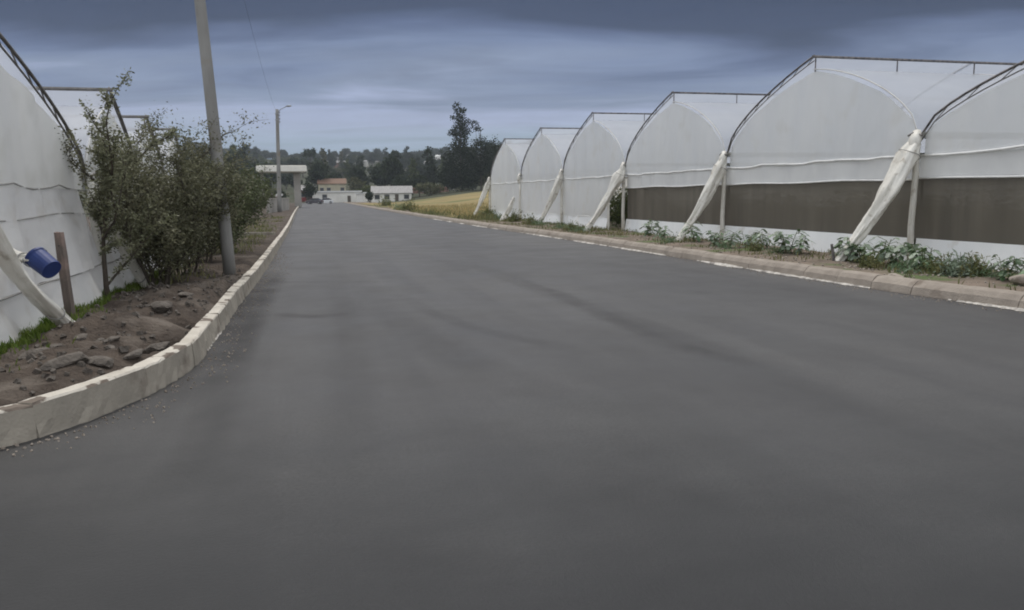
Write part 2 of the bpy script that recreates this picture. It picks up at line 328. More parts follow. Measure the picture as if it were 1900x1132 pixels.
# ------------------------------------------------------------------ road lines (x of the kerb foot as a function of y)
KL = np.array([(2.6, -30), (3.0, -13), (3.3, -8.2), (3.9, -5.5), (4.5, -4.3), (5.21, -3.58), (6.06, -3.24), (7.1, -3.17), (9.38, -3.62), (12.08, -4.29), (16.25, -5.28), (26, -7.75), (38.3, -10.9), (75, -20.6), (120, -32.4), (185, -49.3), (235, -62.5)])
KR = np.array([(-12, 14), (0, 11.0), (6, 8.9), (10.76, 7.16), (12.45, 6.58), (17.21, 5.25), (22.68, 3.86), (32.73, 1.15), (39.76, -.85), (60.4, -6.4), (90, -14.0), (118.4, -21.2), (150, -29), (198, -40.6), (235, -50)])
def hermite(K):
    y, x = K[:, 0], K[:, 1]; d = np.diff(x) / np.diff(y); m = np.zeros(len(x)); m[0] = d[0]; m[-1] = d[-1]
    h = np.diff(y)
    for i in range(1, len(x) - 1):
        if d[i - 1] * d[i] <= 0: m[i] = 0
        else:
            w1, w2 = 2 * h[i] + h[i - 1], h[i] + 2 * h[i - 1]; m[i] = (w1 + w2) / (w1 / d[i - 1] + w2 / d[i])
    def f(t):
        t = np.clip(np.asarray(t, float), y[0], y[-1]); i = np.clip(np.searchsorted(y, t) - 1, 0, len(x) - 2)
        hh = y[i + 1] - y[i]; s = (t - y[i]) / hh
        return (2 * s**3 - 3 * s**2 + 1) * x[i] + (s**3 - 2 * s**2 + s) * hh * m[i] + (-2 * s**3 + 3 * s**2) * x[i + 1] + (s**3 - s**2) * hh * m[i + 1]
    return f
L, RR = hermite(KL), hermite(KR)
def sst(a, b, x): t = np.clip((np.asarray(x, float) - a) / (b - a), 0, 1); return t * t * (3 - 2 * t)
def H(x, y):
    """height of the land"""
    x = np.asarray(x, float); y = np.asarray(y, float)
    D = np.sqrt(x * x + y * y)
    t = np.clip((D - 250) / 700, 0, 1.0)
    az = x / np.maximum(y, 1)
    amp = 46 + 12 * sst(-.12, .05, az) + 6 * sst(-.25, -.42, az)
    z = amp * t ** 1.25 + fbm(x, y, .006, 3, 5) * 8 * sst(300, 600, D)
    z = z - 30 * sst(950, 1600, D) * 0
    r = x - RR(y)
    z = z + 2.9 * sst(45, 150, y) * sst(6, 40, r) * sst(400, 260, y)
    return z
def T(px, py, dmin=40, dmax=1400):
    """where the view ray through a photo pixel meets the land"""
    d = ray(px, py); s = dmin
    while s < dmax:
        p = EYE + d * s
        if p.z < float(H(p.x, p.y)): return p
        s += max(.5, s * .004)
    return EYE + d * dmax
def G(px, py, z=0.0):
    d = ray(px, py); return EYE + d * ((z - CAMH) / d.z)
def at(px, py, D):
    """a point at depth D (metres along y) seen at a photo pixel"""
    d = ray(px, py); return EYE + d * (D / d.y)

# ------------------------------------------------------------------ land, road, kerbs, verges
def build_land():
    ys = np.concatenate([np.arange(-60, 40, 10), np.arange(40, 260, 6), np.geomspace(260, 2600, 70)])
    xs = np.concatenate([-np.geomspace(2600, 60, 50), np.arange(-55, 60, 5), np.geomspace(60, 2600, 50)])
    X, Y = np.meshgrid(xs, ys); Z = H(X, Y) - .12
    b = MB(); nu, nv = len(xs) - 1, len(ys) - 1
    b.grid(lambda i, j: (X[round(j * nv), round(i * nu)], Y[round(j * nv), round(i * nu)], Z[round(j * nv), round(i * nu)]), nu, nv)
    tag(b.build('ground', M['ground'], smooth=True), 'dark grassy land rolling up to the wooded hills', kind='structure')
build_land()

def build_road():
    b = MB(); ys = np.concatenate([np.arange(-14, 30, .5), np.arange(30, 110, 2.0), np.arange(110, 236, 5.0)])
    rows = []
    for y in ys:
        a = L(y) - .5 if y > 6 else (-30 if y < 4 else L(y) - .5 - 8 * (6 - y))
        c = RR(y) + .5
        rows.append([(a + (c - a) * k / 20, y, 0.004 * 0) for k in range(21)])
    for r in rows: b.v.extend(r)
    for j in range(len(rows) - 1):
        for i in range(20): b.f.append((j * 21 + i, j * 21 + i + 1, (j + 1) * 21 + i + 1, (j + 1) * 21 + i)); b.mi.append(0)
    tag(b.build('road', M['asphalt']), 'freshly laid dark grey asphalt road', kind='structure')
    # cross street at the far end
    b = MB(); b.grid(lambda i, j: (-170 + 240 * i, 236 + 10 * j - (i - .5) * 12, .02 + float(H(-170 + 240 * i, 241 - (i - .5) * 12))), 24, 2)
    tag(b.build('cross_street', M['asphalt']), 'asphalt cross street at the far end of the road', kind='structure')
build_road()

def strip_verge(name, side, ys, widths, zf, material, label):
    b = MB(); f = L if side < 0 else RR; off = .13 if side < 0 else .20
    n = len(widths)
    for y in ys:
        x0 = float(f(y)) + side * off
        for w in widths:
            x = x0 + side * w; b.v.append((x, y, zf(x, y, w)))
    for j in range(len(ys) - 1):
        for i in range(n - 1):
            q = (j * n + i, j * n + i + 1, (j + 1) * n + i + 1, (j + 1) * n + i)
            b.f.append(q if side > 0 else q[::-1]); b.mi.append(0)
    return tag(b.build(name, material, smooth=True), label, kind='structure')
KH = .26
def zl(x, y, w):
    mound = .10 * math.exp(-((w - .9) / .7) ** 2) * float(sst(5, 7, y)) * float(sst(17, 12, y))
    near = float(sst(26, 14, y))
    hole = 0
    for hx, hy, hr, hd in HOLES: 
        q = ((x - hx) ** 2 + ((y - hy) * .8) ** 2) / hr ** 2
        if q < 4: hole += hd * math.exp(-q * q)
    base = KH - .05 - .10 * float(sst(.5, 3.0, w)) - .07 * float(sst(.35, 0, w))
    return base + mound + near * (float(fbm(x, y, 1.6, 4, 3)) * .15 + max(-.02, float(fbm(x, y, 5, 3, 9))) * .11) * float(sst(0, .25, w)) - hole + float(H(x, y))
HOLES = [(-3.72, 8.2, .20, .22), (-3.85, 7.6, .20, .18), (-4.55, 7.15, .24, .16), (-4.0, 9.3, .16, .16), (-5.0, 12.5, .3, .08)]
strip_verge('soil_verge', -1, np.concatenate([np.arange(3.0, 18, .07), np.arange(18, 40, .4), np.arange(40, 236, 4.0)]),
            list(np.arange(0, 3.6, .08)) + [4, 5, 7, 10, 14, 20], zl, M['soil'], 'brown lumpy soil verge behind the left kerb')
def zr(x, y, w):
    return .17 - .04 * float(sst(0, .1, w)) * 0 + float(fbm(x, y, 1.2, 4, 21)) * .09 * float(sst(0, .3, w)) * float(sst(60, 30, y)) + float(H(x, y)) - .05 * float(sst(2, 5, w))
strip_verge('dirt_verge', 1, np.concatenate([np.arange(-10, 8, 1.), np.arange(8, 34, .14), np.arange(34, 62, .5), np.arange(62, 236, 4.0)]),
            list(np.arange(0, 4.6, .14)) + [5, 6, 8], zr, M['soil_right'], 'beige dirt verge behind the right kerb')
# dry field on the right beyond the greenhouse
def build_field():
    b = MB()
    def fn(i, j):
        y = 52 + (185 - 52) * j; x = float(RR(y)) + 1.6 + 85 * i + .8 * math.sin(y * .31) * (i < .01)
        return (x, y, float(H(x, y)) + .20)
    b.grid(fn, 40, 40)
    tag(b.build('field', M['field'], smooth=True), 'field of dry yellow grass beside the road', kind='structure')
build_field()

def kerb(name, f, side, y0, y1, seg, w, h, mats, label, round_top=0.0, step=.09):
    """cast kerb units laid end to end along a line, ragged edges and open joints"""
    pts = []; y = y0
    while y < y1:
        pts.append(Vector((float(f(y)), y, 0)))
        e = .02; dx = (float(f(y + e)) - float(f(y - e))) / (2 * e); st = step * (1 if y < 30 else 6)
        y += st / math.sqrt(1 + dx * dx)
    # straighten within each unit
    per = max(2, int(seg / step)); b = MB(); prof_n = 7
    i = 0; rnd = random.Random(4)
    while i < len(pts) - 2:
        k = min(per + rnd.randint(-1, 1), len(pts) - 1 - i); A, B = pts[i], pts[i + k]
        if A.y > 30: k = min(6, len(pts) - 1 - i); B = pts[i + k]
        d = (B - A).normalized(); nrm = Vector((d.y, -d.x, 0)) * side      # away from the road
        dz = rnd.uniform(-.007, .007); do = rnd.uniform(-.005, .005)
        n = k; vs = []; worn = .012 * max(0, rnd.random() - .3)
        for q in range(n + 1):
            t = q / n; g = .010 if (q in (0, n) and A.y < 40) else 0
            p = A.lerp(B, t) * .45 + pts[i + q] * .55 + nrm * do
            if q == 0: p = p + d * .006
            if q == n: p = p - d * .006
            j = lambda a: rnd.uniform(-a, a) * .5
            chip = (.022 * max(0, rnd.random() - .9) / .1 + worn * (8.6 < p.y < 14) * 2) if A.y < 25 else 0
            if round_top:
                pr = [(-.01, -.1), (0, .02), (.03, h * .55), (.09, h * .86), (w * .6, h), (w, h * .98), (w + .02, -.1)]
            else:
                pr = [(-.02 + j(.008), -.1), (-.008 + j(.03), .012 + j(.02)), (.004 + j(.01), h * .42 + j(.03)), (.014, h - .018), (.03, h), (w, h), (w + .01, -.1)]
            for m_, (o_, z_) in enumerate(pr):
                zz = z_ + dz + (j(.004) if m_ < 6 else 0) - (chip if 3 <= m_ <= 4 else 0) - (g if 2 <= m_ <= 5 else 0)
                vs.append(p + nrm * (o_ + j(.003) + (g if m_ in (1, 2, 3) else 0) + (chip * .6 if m_ == 3 else 0)) + Vector((0, 0, zz)))
        base = len(b.v); b.v.extend([tuple(v) for v in vs])
        for q in range(n):
            for m_ in range(prof_n - 1):
                a = base + q * prof_n + m_; fc = (a, a + prof_n, a + prof_n + 1, a + 1)
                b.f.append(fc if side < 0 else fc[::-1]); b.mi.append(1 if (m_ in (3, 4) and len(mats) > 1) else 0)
        for q in (0, n):
            b.f.append(tuple(base + q * prof_n + m_ for m_ in range(prof_n))); b.mi.append(0)
        i += k
    return tag(b.build(name, mats), label, kind='structure')
kerb('kerb', L, -1, 3.1, 236, 1.25, .15, KH, [M['kerb_left'], M['kerb_paint']], 'pale concrete kerb curving along the left of the road')
kerb('kerb', RR, 1, -10, 236, 1.0, .26, .24, [M['kerb_right']], 'dusty beige rounded kerb along the right of the road', round_top=1)
# mortar left along the foot of the kerbs
def mortar(name, f, side, y0, y1, w, label, thr):
    b = MB(); rnd = random.Random(9); y = y0; prev = None
    while y < y1:
        x = float(f(y)); e = .02; dx = (float(f(y + e)) - float(f(y - e))) / (2 * e)
        nn = Vector((1, -dx, 0)).normalized() * (-side)
        ww = w * max(0, .12 + 1.9 * float(fbm(y, 3.3, .55, 3, thr)) + rnd.uniform(-.25, .25))
        a = Vector((x, y, .012)) - nn * .02; c = Vector((x, y, .006)) + nn * (ww + .002); mid = (a + c) / 2; mid.z = .02 + .25 * ww
        if prev and ww > .004 and prev[3] > .004:
            i = len(b.v); b.v.extend([tuple(q) for q in (prev[0], prev[1], prev[2], a, mid, c)])
            for fc in ((i, i + 1, i + 4, i + 3), (i + 1, i + 2, i + 5, i + 4)): b.f.append(fc if side > 0 else fc[::-1]); b.mi.append(0)
        prev = (a, mid, c, ww); y += .06
    tag(b.build(name, M['mortar']), label, kind='structure')
mortar('kerb_mortar', RR, 1, 8, 60, .13, 'pale mortar spill along the foot of the right kerb', 2)
mortar('kerb_mortar', L, -1, 8.6, 13, .05, 'ragged mortar along the foot of the left kerb', 6)

# tyre marks and a paving joint
def streak(pts, w, name, label, z, STR=.13):
    w = w * 2.1
    b = MB(); k = len(pts); P = []
    for i in range(k - 1):
        for q in range(10): P.append(Vector(pts[i]).lerp(Vector(pts[i + 1]), q / 10))
    P.append(Vector(pts[-1])); n = len(P); wear = []
    for i, p in enumerate(P):
        d = (P[min(i + 1, n - 1)] - P[max(i - 1, 0)]).normalized(); s = Vector((-d.y, d.x, 0))
        f = math.sin(math.pi * i / (n - 1)) ** .7
        for o_, a in ((-1, 0), (-.4, 1), (.4, 1), (1, 0)):
            b.v.append(tuple(p + s * o_ * w + Vector((0, 0, z)))); wear.append(a * f * STR)
    for i in range(n - 1):
        for m_ in range(3): b.f.append((i * 4 + m_, (i + 1) * 4 + m_, (i + 1) * 4 + m_ + 1, i * 4 + m_ + 1)); b.mi.append(0)
    o = b.build(name, M['streak']); at_ = o.data.attributes.new('wear', 'FLOAT', 'POINT'); at_.data.foreach_set('value', wear)
    tag(o, label, kind='structure')
g = lambda x, y: tuple(G(x, y))[:2] + (0,)
streak([g(930, 515), g(1040, 545), g(1120, 585), g(1240, 640), g(1400, 680)], .10, 'tyre_mark', 'faint dark curved tyre mark across the road', .004)
streak([g(760, 470), g(900, 500), g(1010, 540), g(1150, 590), g(1330, 650), g(1560, 720)], .16, 'tyre_mark', 'broad faint tyre streak curving to the right', .008, .12)
streak([g(650, 500), g(720, 580), g(820, 650), g(980, 720), g(1200, 780)], .18, 'tyre_mark', 'broad faint tyre streak curving to the near right', .012, .12)
streak([g(740, 545), g(800, 580), g(880, 610), g(960, 628), g(1130, 662)], .09, 'tyre_mark', 'faint dark tyre mark in the middle of the road', .004)
streak([g(470, 522), g(560, 524), g(720, 522)], .10, 'paving_joint', 'faint dark joint across the asphalt', .004)
streak([g(480, 582), g(580, 588), g(660, 582)], .10, 'paving_joint', 'faint dark patch across the asphalt', .004, .2)
streak([g(470, 570), g(430, 690), g(380, 800), g(340, 905)], .11, 'tyre_mark', 'dark streak along the left edge of the road', .004, .16)
streak([g(610, 470), g(640, 560), g(660, 700), g(640, 900)], .13, 'tyre_mark', 'faint streak running along the left lane', .004, .10)
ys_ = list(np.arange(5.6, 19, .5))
streak([(float(L(y)) + .16, y, 0) for y in ys_], .20, 'dark_strip', 'dark strip along the foot of the left kerb', .008, .55)  # darker streak over the asphalt, following the left kerb foot

# ------------------------------------------------------------------ greenhouses
U = Vector((-.256, .967, 0)).normalized()
V = Vector((.967, .256, 0)).normalized()
def shp(f): f = min(max(f, 0), 1); return .62 * math.sqrt(max(0, 1 - (1 - f) ** 2)) + .38 * f
class Row:
    """frame of one gable row: s along the row, o outwards to the road (-), z up"""
    def __init__(s, a, back): s.a = Vector(a); s.b = back
    def P(s, t, o, z): return s.a + U * t + s.b * o + Vector((0, 0, z))
def wrinkle(t, z, seed, amp=.03):
    return amp * 1.5 * (float(hnoise(t * 1.7, z * .35, 1, seed)) - .5) * 2 + amp * 1.3 * (float(hnoise(t * 4.5 + z * .8, z * .5, 1, seed + 3)) - .5)
def greenhouse(root, row, nodes, ridges, gz, depth, style, zs, M1, hoopmat, vent=.22, seed=1):
    nS = len(ridges); dr, up_ = zs.get('drape', 0), zs.get('back', 0)
    def ox(z): return up_ - dr * max(0, 1 - z / zs['seam']) ** 1.3
    for k in range(nS):
        t0, t1 = nodes[k], nodes[k + 1]; tr, rz_ = ridges[k]; st = style[k]
        def ztop(t):
            f = (t - t0) / (tr - t0) if t <= tr else (t1 - t) / (t1 - tr)
            return gz + (rz_ - gz) * shp(f)
        def inv(i): # denser near the ends
            return i
        lo = zs['hem'] if st == 'mesh' else zs['low']
        # upper gable film
        g_ = MB(); nu = 40
        def fn(i, j, lo_=zs['seam'], cut=.14):
            t = t0 + .12 + (t1 - t0 - .24) * i; top = max(ztop(t) - cut, lo_ + .05); z = lo_ + (top - lo_) * j
            return row.P(t, wrinkle(t, z, seed + k) - .01 + ox(z), z)
        g_.grid(fn, 64, 16); g_.build('gable_sheet', M1['film'], root, smooth=True)
        # seam roll
        s_ = MB(); s_.tube([row.P(t0 + .1 + (t1 - t0 - .2) * i / 16, -.05 + up_, zs['seam'] + .02 * math.sin(i * 1.1 + k) + (.03 if i % 5 == 2 else 0)) for i in range(17)], zs.get('sr', .028), 6)
        s_.build('seam_roll', M1['edge'], root, smooth=True)
        # band below the seam
        v_ = MB()
        a_, b_ = (zs['hem'], zs['seam']) if st == 'mesh' else (zs['low'], zs['seam'])
        tl, th = t0 + .04, t1 - .04
        if st == 'door': tl = t0 + zs['door']
        v_.grid(lambda i, j: row.P(tl + (th - tl) * i, wrinkle(tl + (th - tl) * i, a_ + (b_ - a_) * j, seed + 7 + k, .035 + dr * .09) + ox(a_ + (b_ - a_) * j), a_ + (b_ - a_) * j), 44, 12)
        v_.build('valance', M1['valance'] if st == 'mesh' else M1['lower'], root, smooth=True)
        e_ = MB(); e_.tube([row.P(tl + (th - tl) * i / 14, -.045 + ox(a_), a_ + .015 * math.sin(i * .9 + 2 * k)) for i in range(15)], .022 if st == 'mesh' else zs.get('sr', .018), 6)
        e_.build('hem_roll', M1['edge'], root, smooth=True)
        if st == 'door':   # strip of film over the doorway
            d_ = MB(); d_.grid(lambda i, j: row.P(t0 + .04 + (zs['door'] - .06) * i, 0, zs['seam'] + (zs['hem'] + .05 - zs['seam']) * j), 4, 3)
            d_.build('door_lintel', M1['valance'], root, smooth=True)
            d_ = MB()
            for tt in (t0 + zs['door'] - .02,):
                d_.box(row.P(tt, -.03, zs['hem'] / 2), (.09, .09, zs['hem']))
            d_.build('door_jamb', M['wrap'], root)
        if st == 'mesh':
            m_ = MB(); m_.grid(lambda i, j: row.P(t0 - .04 + (t1 - t0 + .08) * i, .10 + wrinkle(t0 + (t1 - t0) * i, 1, seed + 31, .02), zs['low'] - .05 + (zs['hem'] + .12 - zs['low']) * j), 20, 5)
            m_.build('side_netting', M['screen'], root, smooth=True)
        # skirt
        k_ = MB()
        def sk_(i, j):
            t = tl + (th - tl) * i; return row.P(t, -.02 - .10 * (1 - j) + ox(zs['low'] * j) + wrinkle(t, j, seed + 17 + k, .03 + dr * .06), .0 + (zs['low'] - .01) * j)
        k_.grid(sk_, 36, 6); k_.build('skirt', M1['skirt'], root, smooth=True)
        # roof halves; the far one stands proud of the ridge as a vent flap
        r_ = MB(); nd = max(2, int(depth / 2))
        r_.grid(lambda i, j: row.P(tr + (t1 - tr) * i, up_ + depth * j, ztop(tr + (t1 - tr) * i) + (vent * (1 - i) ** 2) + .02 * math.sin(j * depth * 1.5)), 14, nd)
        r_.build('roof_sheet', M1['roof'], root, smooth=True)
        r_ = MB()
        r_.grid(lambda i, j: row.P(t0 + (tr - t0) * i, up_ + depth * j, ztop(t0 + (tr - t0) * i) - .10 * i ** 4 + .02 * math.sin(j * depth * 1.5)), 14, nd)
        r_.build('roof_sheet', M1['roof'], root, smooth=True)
        # ridge rod with little struts
        q_ = MB(); q_.tube([row.P(tr, -.1, rz_ + vent), row.P(tr, depth, rz_ + vent)], .035, 6)
        for o_ in np.arange(.0, depth, 2.5): q_.tube([row.P(tr, o_, rz_ - .16), row.P(tr, o_, rz_ + vent)], .018, 5)
        q_.build('ridge_rail', hoopmat, root)
        # hoops
        for o_ in [up_] + list(np.arange(5.0, depth, 5.0)):
            h_ = MB()
            far = [row.P(tr + (t1 - tr) * i / 14, o_ - .04, ztop(tr + (t1 - tr) * i / 14) + vent * (1 - i / 14) ** 2 + .03) for i in range(15)]
            h_.tube(far, .026 if o_ == up_ else .02, 6)
            near = [row.P(t0 + (tr - t0) * i / 14, o_ - .04, ztop(t0 + (tr - t0) * i / 14) - .10 * (i / 14) ** 4) for i in range(15)]
            h_.build('hoop', hoopmat, root, smooth=True)
            h_ = MB(); h_.tube(near, .016, 6); h_.build('hoop', M['film_lower'], root, smooth=True)
            if o_ == up_:
                h_ = MB(); h_.tube([p + Vector((0, 0, -.13)) for p in far], .014, 5)
                for i in range(0, 14, 2): h_.tube([far[i], far[i + 1] + Vector((0, 0, -.13))], .010, 5)
                h_.build('hoop_truss', M['pipe_grey'], root)
    for k, t in enumerate(nodes):
        g_ = MB(); g_.grid(lambda i, j: row.P(t - .16 + .32 * i, -.08 + (depth + .08) * j, gz + .02 + .12 * abs(i - .5) * 2), 4, 4)
        g_.build('gutter', M['roof_white'], root)
        b_ = MB(); b_.tube([row.P(t - .20, -.16, gz + .06), row.P(t + .02, -.18, gz + .13), row.P(t + .22, -.14, gz + .08)], .022, 6); b_.build('gutter_bracket', M['pipe_grey'], root)
        pts = [row.P(t, -.10, -.05), row.P(t + .02, -.11, gz * .33), row.P(t - .01, -.10, gz * .66), row.P(t, -.09, gz)]
        p_ = MB(); p_.tube(pts, [.075, .07, .065, .07], 8); p_.build('post', M['wrap'], root, smooth=True)

def wrapped_brace(root, P0, P1, r0_, r1_, seed):
    """stay of rope wrapped in gathered plastic sheet: wide and creased at the top, twisted down to the ground"""
    rnd = random.Random(seed); P0, P1 = Vector(P0), Vector(P1); n = 40; m = 44; b = MB()
    d = (P1 - P0).normalized(); x = d.cross(Vector((0, 0, 1))).normalized(); y = d.cross(x); tw = rnd.uniform(2.0, 3.2) * rnd.choice((-1, 1)); ph = rnd.uniform(0, 6)
    for i in range(n + 1):
        t = i / n; p = P0.lerp(P1, t); p = p + Vector((0, 0, -.15 * math.sin(math.pi * t))) + x * (.03 * math.sin(t * 7 + ph))
        e = (.45 + .55 * min(1, t / .10)) * (r1_ + (r0_ - r1_) * (1 - t) ** 1.7) * (1 + .10 * math.sin(t * 16 + ph) * (1 - t) + rnd.uniform(-.03, .03))
        if t > .93: e *= 1.12
        for j in range(m):
            a = 2 * math.pi * j / m; f = 1 + .16 * math.cos(3 * a + tw * 2 * t + ph) + .11 * math.cos(5 * a - tw * 3 * t) + .085 * abs(math.cos(4.5 * a + tw * 5 * t + ph)) - .05 + .04 * math.cos(13 * a + tw * 4 * t)
            b.v.append(tuple(p + (x * math.cos(a) * 1.05 + y * math.sin(a) * .72) * e * f))
    for i in range(n):
        for j in range(m): b.f.append((i * m + j, i * m + (j + 1) % m, (i + 1) * m + (j + 1) % m, (i + 1) * m + j)); b.mi.append(0)
    b.f.append(tuple(range(m - 1, -1, -1))); b.f.append(tuple(range(n * m, (n + 1) * m))); b.mi += [0, 0]
    o = b.build('brace', M['wrap'], root, smooth=True)
    for t in (.08, .80):
        p = P0.lerp(P1, t) + Vector((0, 0, -.15 * math.sin(math.pi * t))) + x * (.03 * math.sin(t * 7 + ph)); e = (r1_ + (r0_ - r1_) * (1 - t) ** 1.7) * 1.16 * (.9 if t < .1 else 1)
        q = MB(); q.tube([p + (x * math.cos(a) * 1.05 + y * math.sin(a) * .74) * e + d * .02 * math.sin(2 * a) for a in np.linspace(0, 2 * math.pi, 18)], .009, 5); q.build('rope_tie', M['rope'], root)
    return o

# right-hand block
rowR = Row((8.977, 16.705, 0), V)
SP = 1.03 * 7.769
nodesR = [.06 * 7.769 + SP * i for i in range(-2, 6)]
nodesR[1] = nodesR[2] - 1.3 * SP; nodesR[0] = nodesR[1] - SP
ridgesR = [((nodesR[i] + nodesR[i + 1]) / 2 - .25, z) for i, z in enumerate((4.9, 4.45, 4.90, 5.0, 5.10, 5.10, 5.08))]
gr = empty('greenhouse', (8.977, 16.705, 0), label='long multi-arched greenhouse of white plastic film on the right of the road', cat='greenhouse')
class Off:                                     # parts are modelled in world space, then seated under the thing's own origin
    pass
styleR = ['mesh', 'mesh', 'mesh', 'mesh', 'door', 'closed', 'closed']
M1 = dict(film=M['film'], roof=M['roof_film'], valance=M['valance'], skirt=M['skirt'], edge=M['white_edge'], lower=M['film'])
greenhouse(gr, rowR, nodesR, ridgesR, 2.78, 34, styleR, dict(seam=2.43, hem=1.93, low=.66, door=1.85), M1, M['pipe_dark'], seed=2)
outs = {-2: 1.7, -1: 1.7, 0: 1.75, 1: 1.55, 2: 1.75, 3: 1.3, 4: 1.1, 5: 1.3}
for i, t in zip(range(-2, 6), nodesR):
    if i == 4:
        wrapped_brace(gr, rowR.P(t - .1, -.5, 1.55), rowR.P(t + .1, -1.3, .05), .16, .20, i + 50)
    else:
        wrapped_brace(gr, rowR.P(t, -.12, 2.70), rowR.P(t + .35, -outs[i], .05), .30, .12, i + 50)
# loose film gathered round each valley
for i, t in zip(range(-2, 6), nodesR):
    b = MB(); b.tube([rowR.P(t, -.14, 2.35), rowR.P(t, -.2, 2.55), rowR.P(t, -.16, 2.75), rowR.P(t + .02, -.1, 2.95)], [.06, .15, .20, .12], 10, flat=.55); b.build('valley_wrap', M['wrap'], gr, smooth=True)
# far end side wall and rear wall of the block
b = MB(); tE = nodesR[-1]
b.grid(lambda i, j: rowR.P(tE + .05, 34 * i, 2.8 * j), 12, 4); b.build('side_sheet', M['film'], gr, smooth=True)
b = MB(); b.grid(lambda i, j: rowR.P(nodesR[0] + (tE - nodesR[0]) * i, 34.1, 3.0 * j), 12, 3); b.build('rear_sheet', M['film_lower'], gr, smooth=True)
# crop beds glimpsed through the doorway and the netting
def leafcloud(n, c, ext, size, seed, flat=.6):
    r_ = np.random.default_rng(seed); P = r_.normal(size=(n, 3)) * .5; P = np.clip(P, -1, 1) * np.array(ext) + np.array(c)
    return leaf_quads(P, size, r_)
def leaf_quads(P, size, r_, aspect=.45, droop=0.0):
    n = len(P); d = r_.normal(size=(n, 3)); d[:, 2] = d[:, 2] * .7 - droop; d /= np.linalg.norm(d, axis=1)[:, None]
    a = r_.normal(size=(n, 3)); w = np.cross(d, a); w /= np.linalg.norm(w, axis=1)[:, None] + 1e-9
    s = (size * r_.uniform(.6, 1.3, n))[:, None]
    tip = P + d * s; mid = P + d * s * .5
    return np.stack([P, mid + w * s * aspect * .5, tip, mid - w * s * aspect * .5], axis=1)
for k, (tt, oo) in enumerate([(nodesR[4] + 2.6, 1.3), (nodesR[4] + 4.4, 2.0), (nodesR[4] + 6.2, 2.8), (nodesR[4] + 5.0, 3.6), (nodesR[4] + 8.2, 3.7)]):
    e = empty('crop_bush', tuple(rowR.P(tt, oo, 0)), label=['green crop bush nearest inside the greenhouse doorway', 'green crop bush second nearest inside the greenhouse doorway', 'green crop bush third nearest inside the greenhouse doorway', 'green crop bush on the right inside the greenhouse doorway', 'green crop bush deepest inside the greenhouse doorway'][k], cat='crop plant')
    P = np.clip(rng.normal(size=(2600, 3)) * .45, -1, 1) * np.array([1.0, 1.0, .95]) + np.array([0, 0, .95])
    quads_mesh('foliage', leaf_quads(P, .12, rng), M['crown_green'], e)
    b = MB(); b.tube([(0, 0, 0), (.03, 0, .7)], [.03, .015], 6); b.build('stem', M['bark'], e)

k_ = 0
for bay, (ta, tb) in enumerate(((nodesR[1], nodesR[2]), (nodesR[2], nodesR[3]), (nodesR[3], nodesR[4]))):
    for row_, oo in enumerate((1.6, 3.6)):
        t = ta + 1.0 + row_ * .8
        while t < tb - .6:
            c = copy_tree(e); c.location = rowR.P(t, oo, 0); c.rotation_euler = (0, 0, t * 2.1); sc_ = .72 + .2 * random.random(); c.scale = (sc_, sc_, sc_ * .95)
            tag(c, 'crop plant in the ' + ('front' if row_ == 0 else 'second') + ' row behind the brown netting of the ' + ('nearest bay', 'second bay', 'bay beside the doorway')[bay], 'crop plant', 'crop plants behind the netting'); t += 1.55

# left-hand block
rowL = Row((-6.33, 10.8, 0), -V)
nodesL = [-8.4, -4.1, 1.95, 6.05, 9.6, 13.3]
ridgesL = [(-6.2, 3.6), (-1.6, 3.46), (4.07, 3.5), (7.55, 3.35), (11.5, 3.4)]
gl = empty('greenhouse', (-6.33, 10.8, 0), label='low arched greenhouse of creased off-white plastic behind the left shrubs', cat='greenhouse')
M2 = dict(film=M['film_left'], roof=M['roof_film'], valance=M['film_lower'], skirt=M['film_lower'], edge=M['rope'], lower=M['film_lower'])
greenhouse(gl, rowL, nodesL, ridgesL, 2.02, 22, ['closed'] * 5, dict(seam=1.87, hem=1.5, low=.68, door=.9, sr=.011, drape=.34, back=.0), M2, M['pipe_grey'], vent=.2, seed=40)
for z in (1.5, .13):
    for k in range(5):
        b = MB(); a_, c_ = nodesL[k], nodesL[k + 1]
        b.tube([rowL.P(a_ + (c_ - a_) * i / 12, -.05 - .34 * (1 - z / 1.87) ** 1.3 - (.10 if z < .5 else 0), z + .025 * math.sin(i * .8 + k)) for i in range(13)], .009, 5); b.build('seam_rope', M['rope'], gl)
b = MB(); b.tube([rowL.P(-2.2 + .02 * i, .05, 1.87 + .14 * i) for i in range(9)], .007, 5); b.build('fold_rope', M['rope'], gl)
for t in nodesL[2:4]: wrapped_brace(gl, rowL.P(t, -.1, 2.0), rowL.P(t + .5, -.8, .05), .12, .09, 5)
# brace coming in from the left, running down to the stake
def PL(px, py, off):
    n = V; A = rowL.a + V * off; d = ray(px, py); return EYE + d * ((A - EYE).dot(n) / d.dot(n))
wrapped_brace(gl, PL(-70, 340, .25), PL(132, 614, .65), .085, .085, 71)
pA, pB = at(68, 478, 8.86), at(106, 509, 8.76)
sp_ = empty('drain_sleeve', tuple(at(-60, 402, 8.9)), label='pale plastic drain sleeve running down into the blue bucket at the left edge', cat='drain pipe')
o0 = Vector(sp_.location); sv = wrapped_brace(sp_, Vector((0, 0, 0)), pA - o0 + Vector((0, 0, .01)) + (pB - pA) * .1, .04, .078, 72); sv.name = 'sleeve'; sv.data.name = 'sleeve'
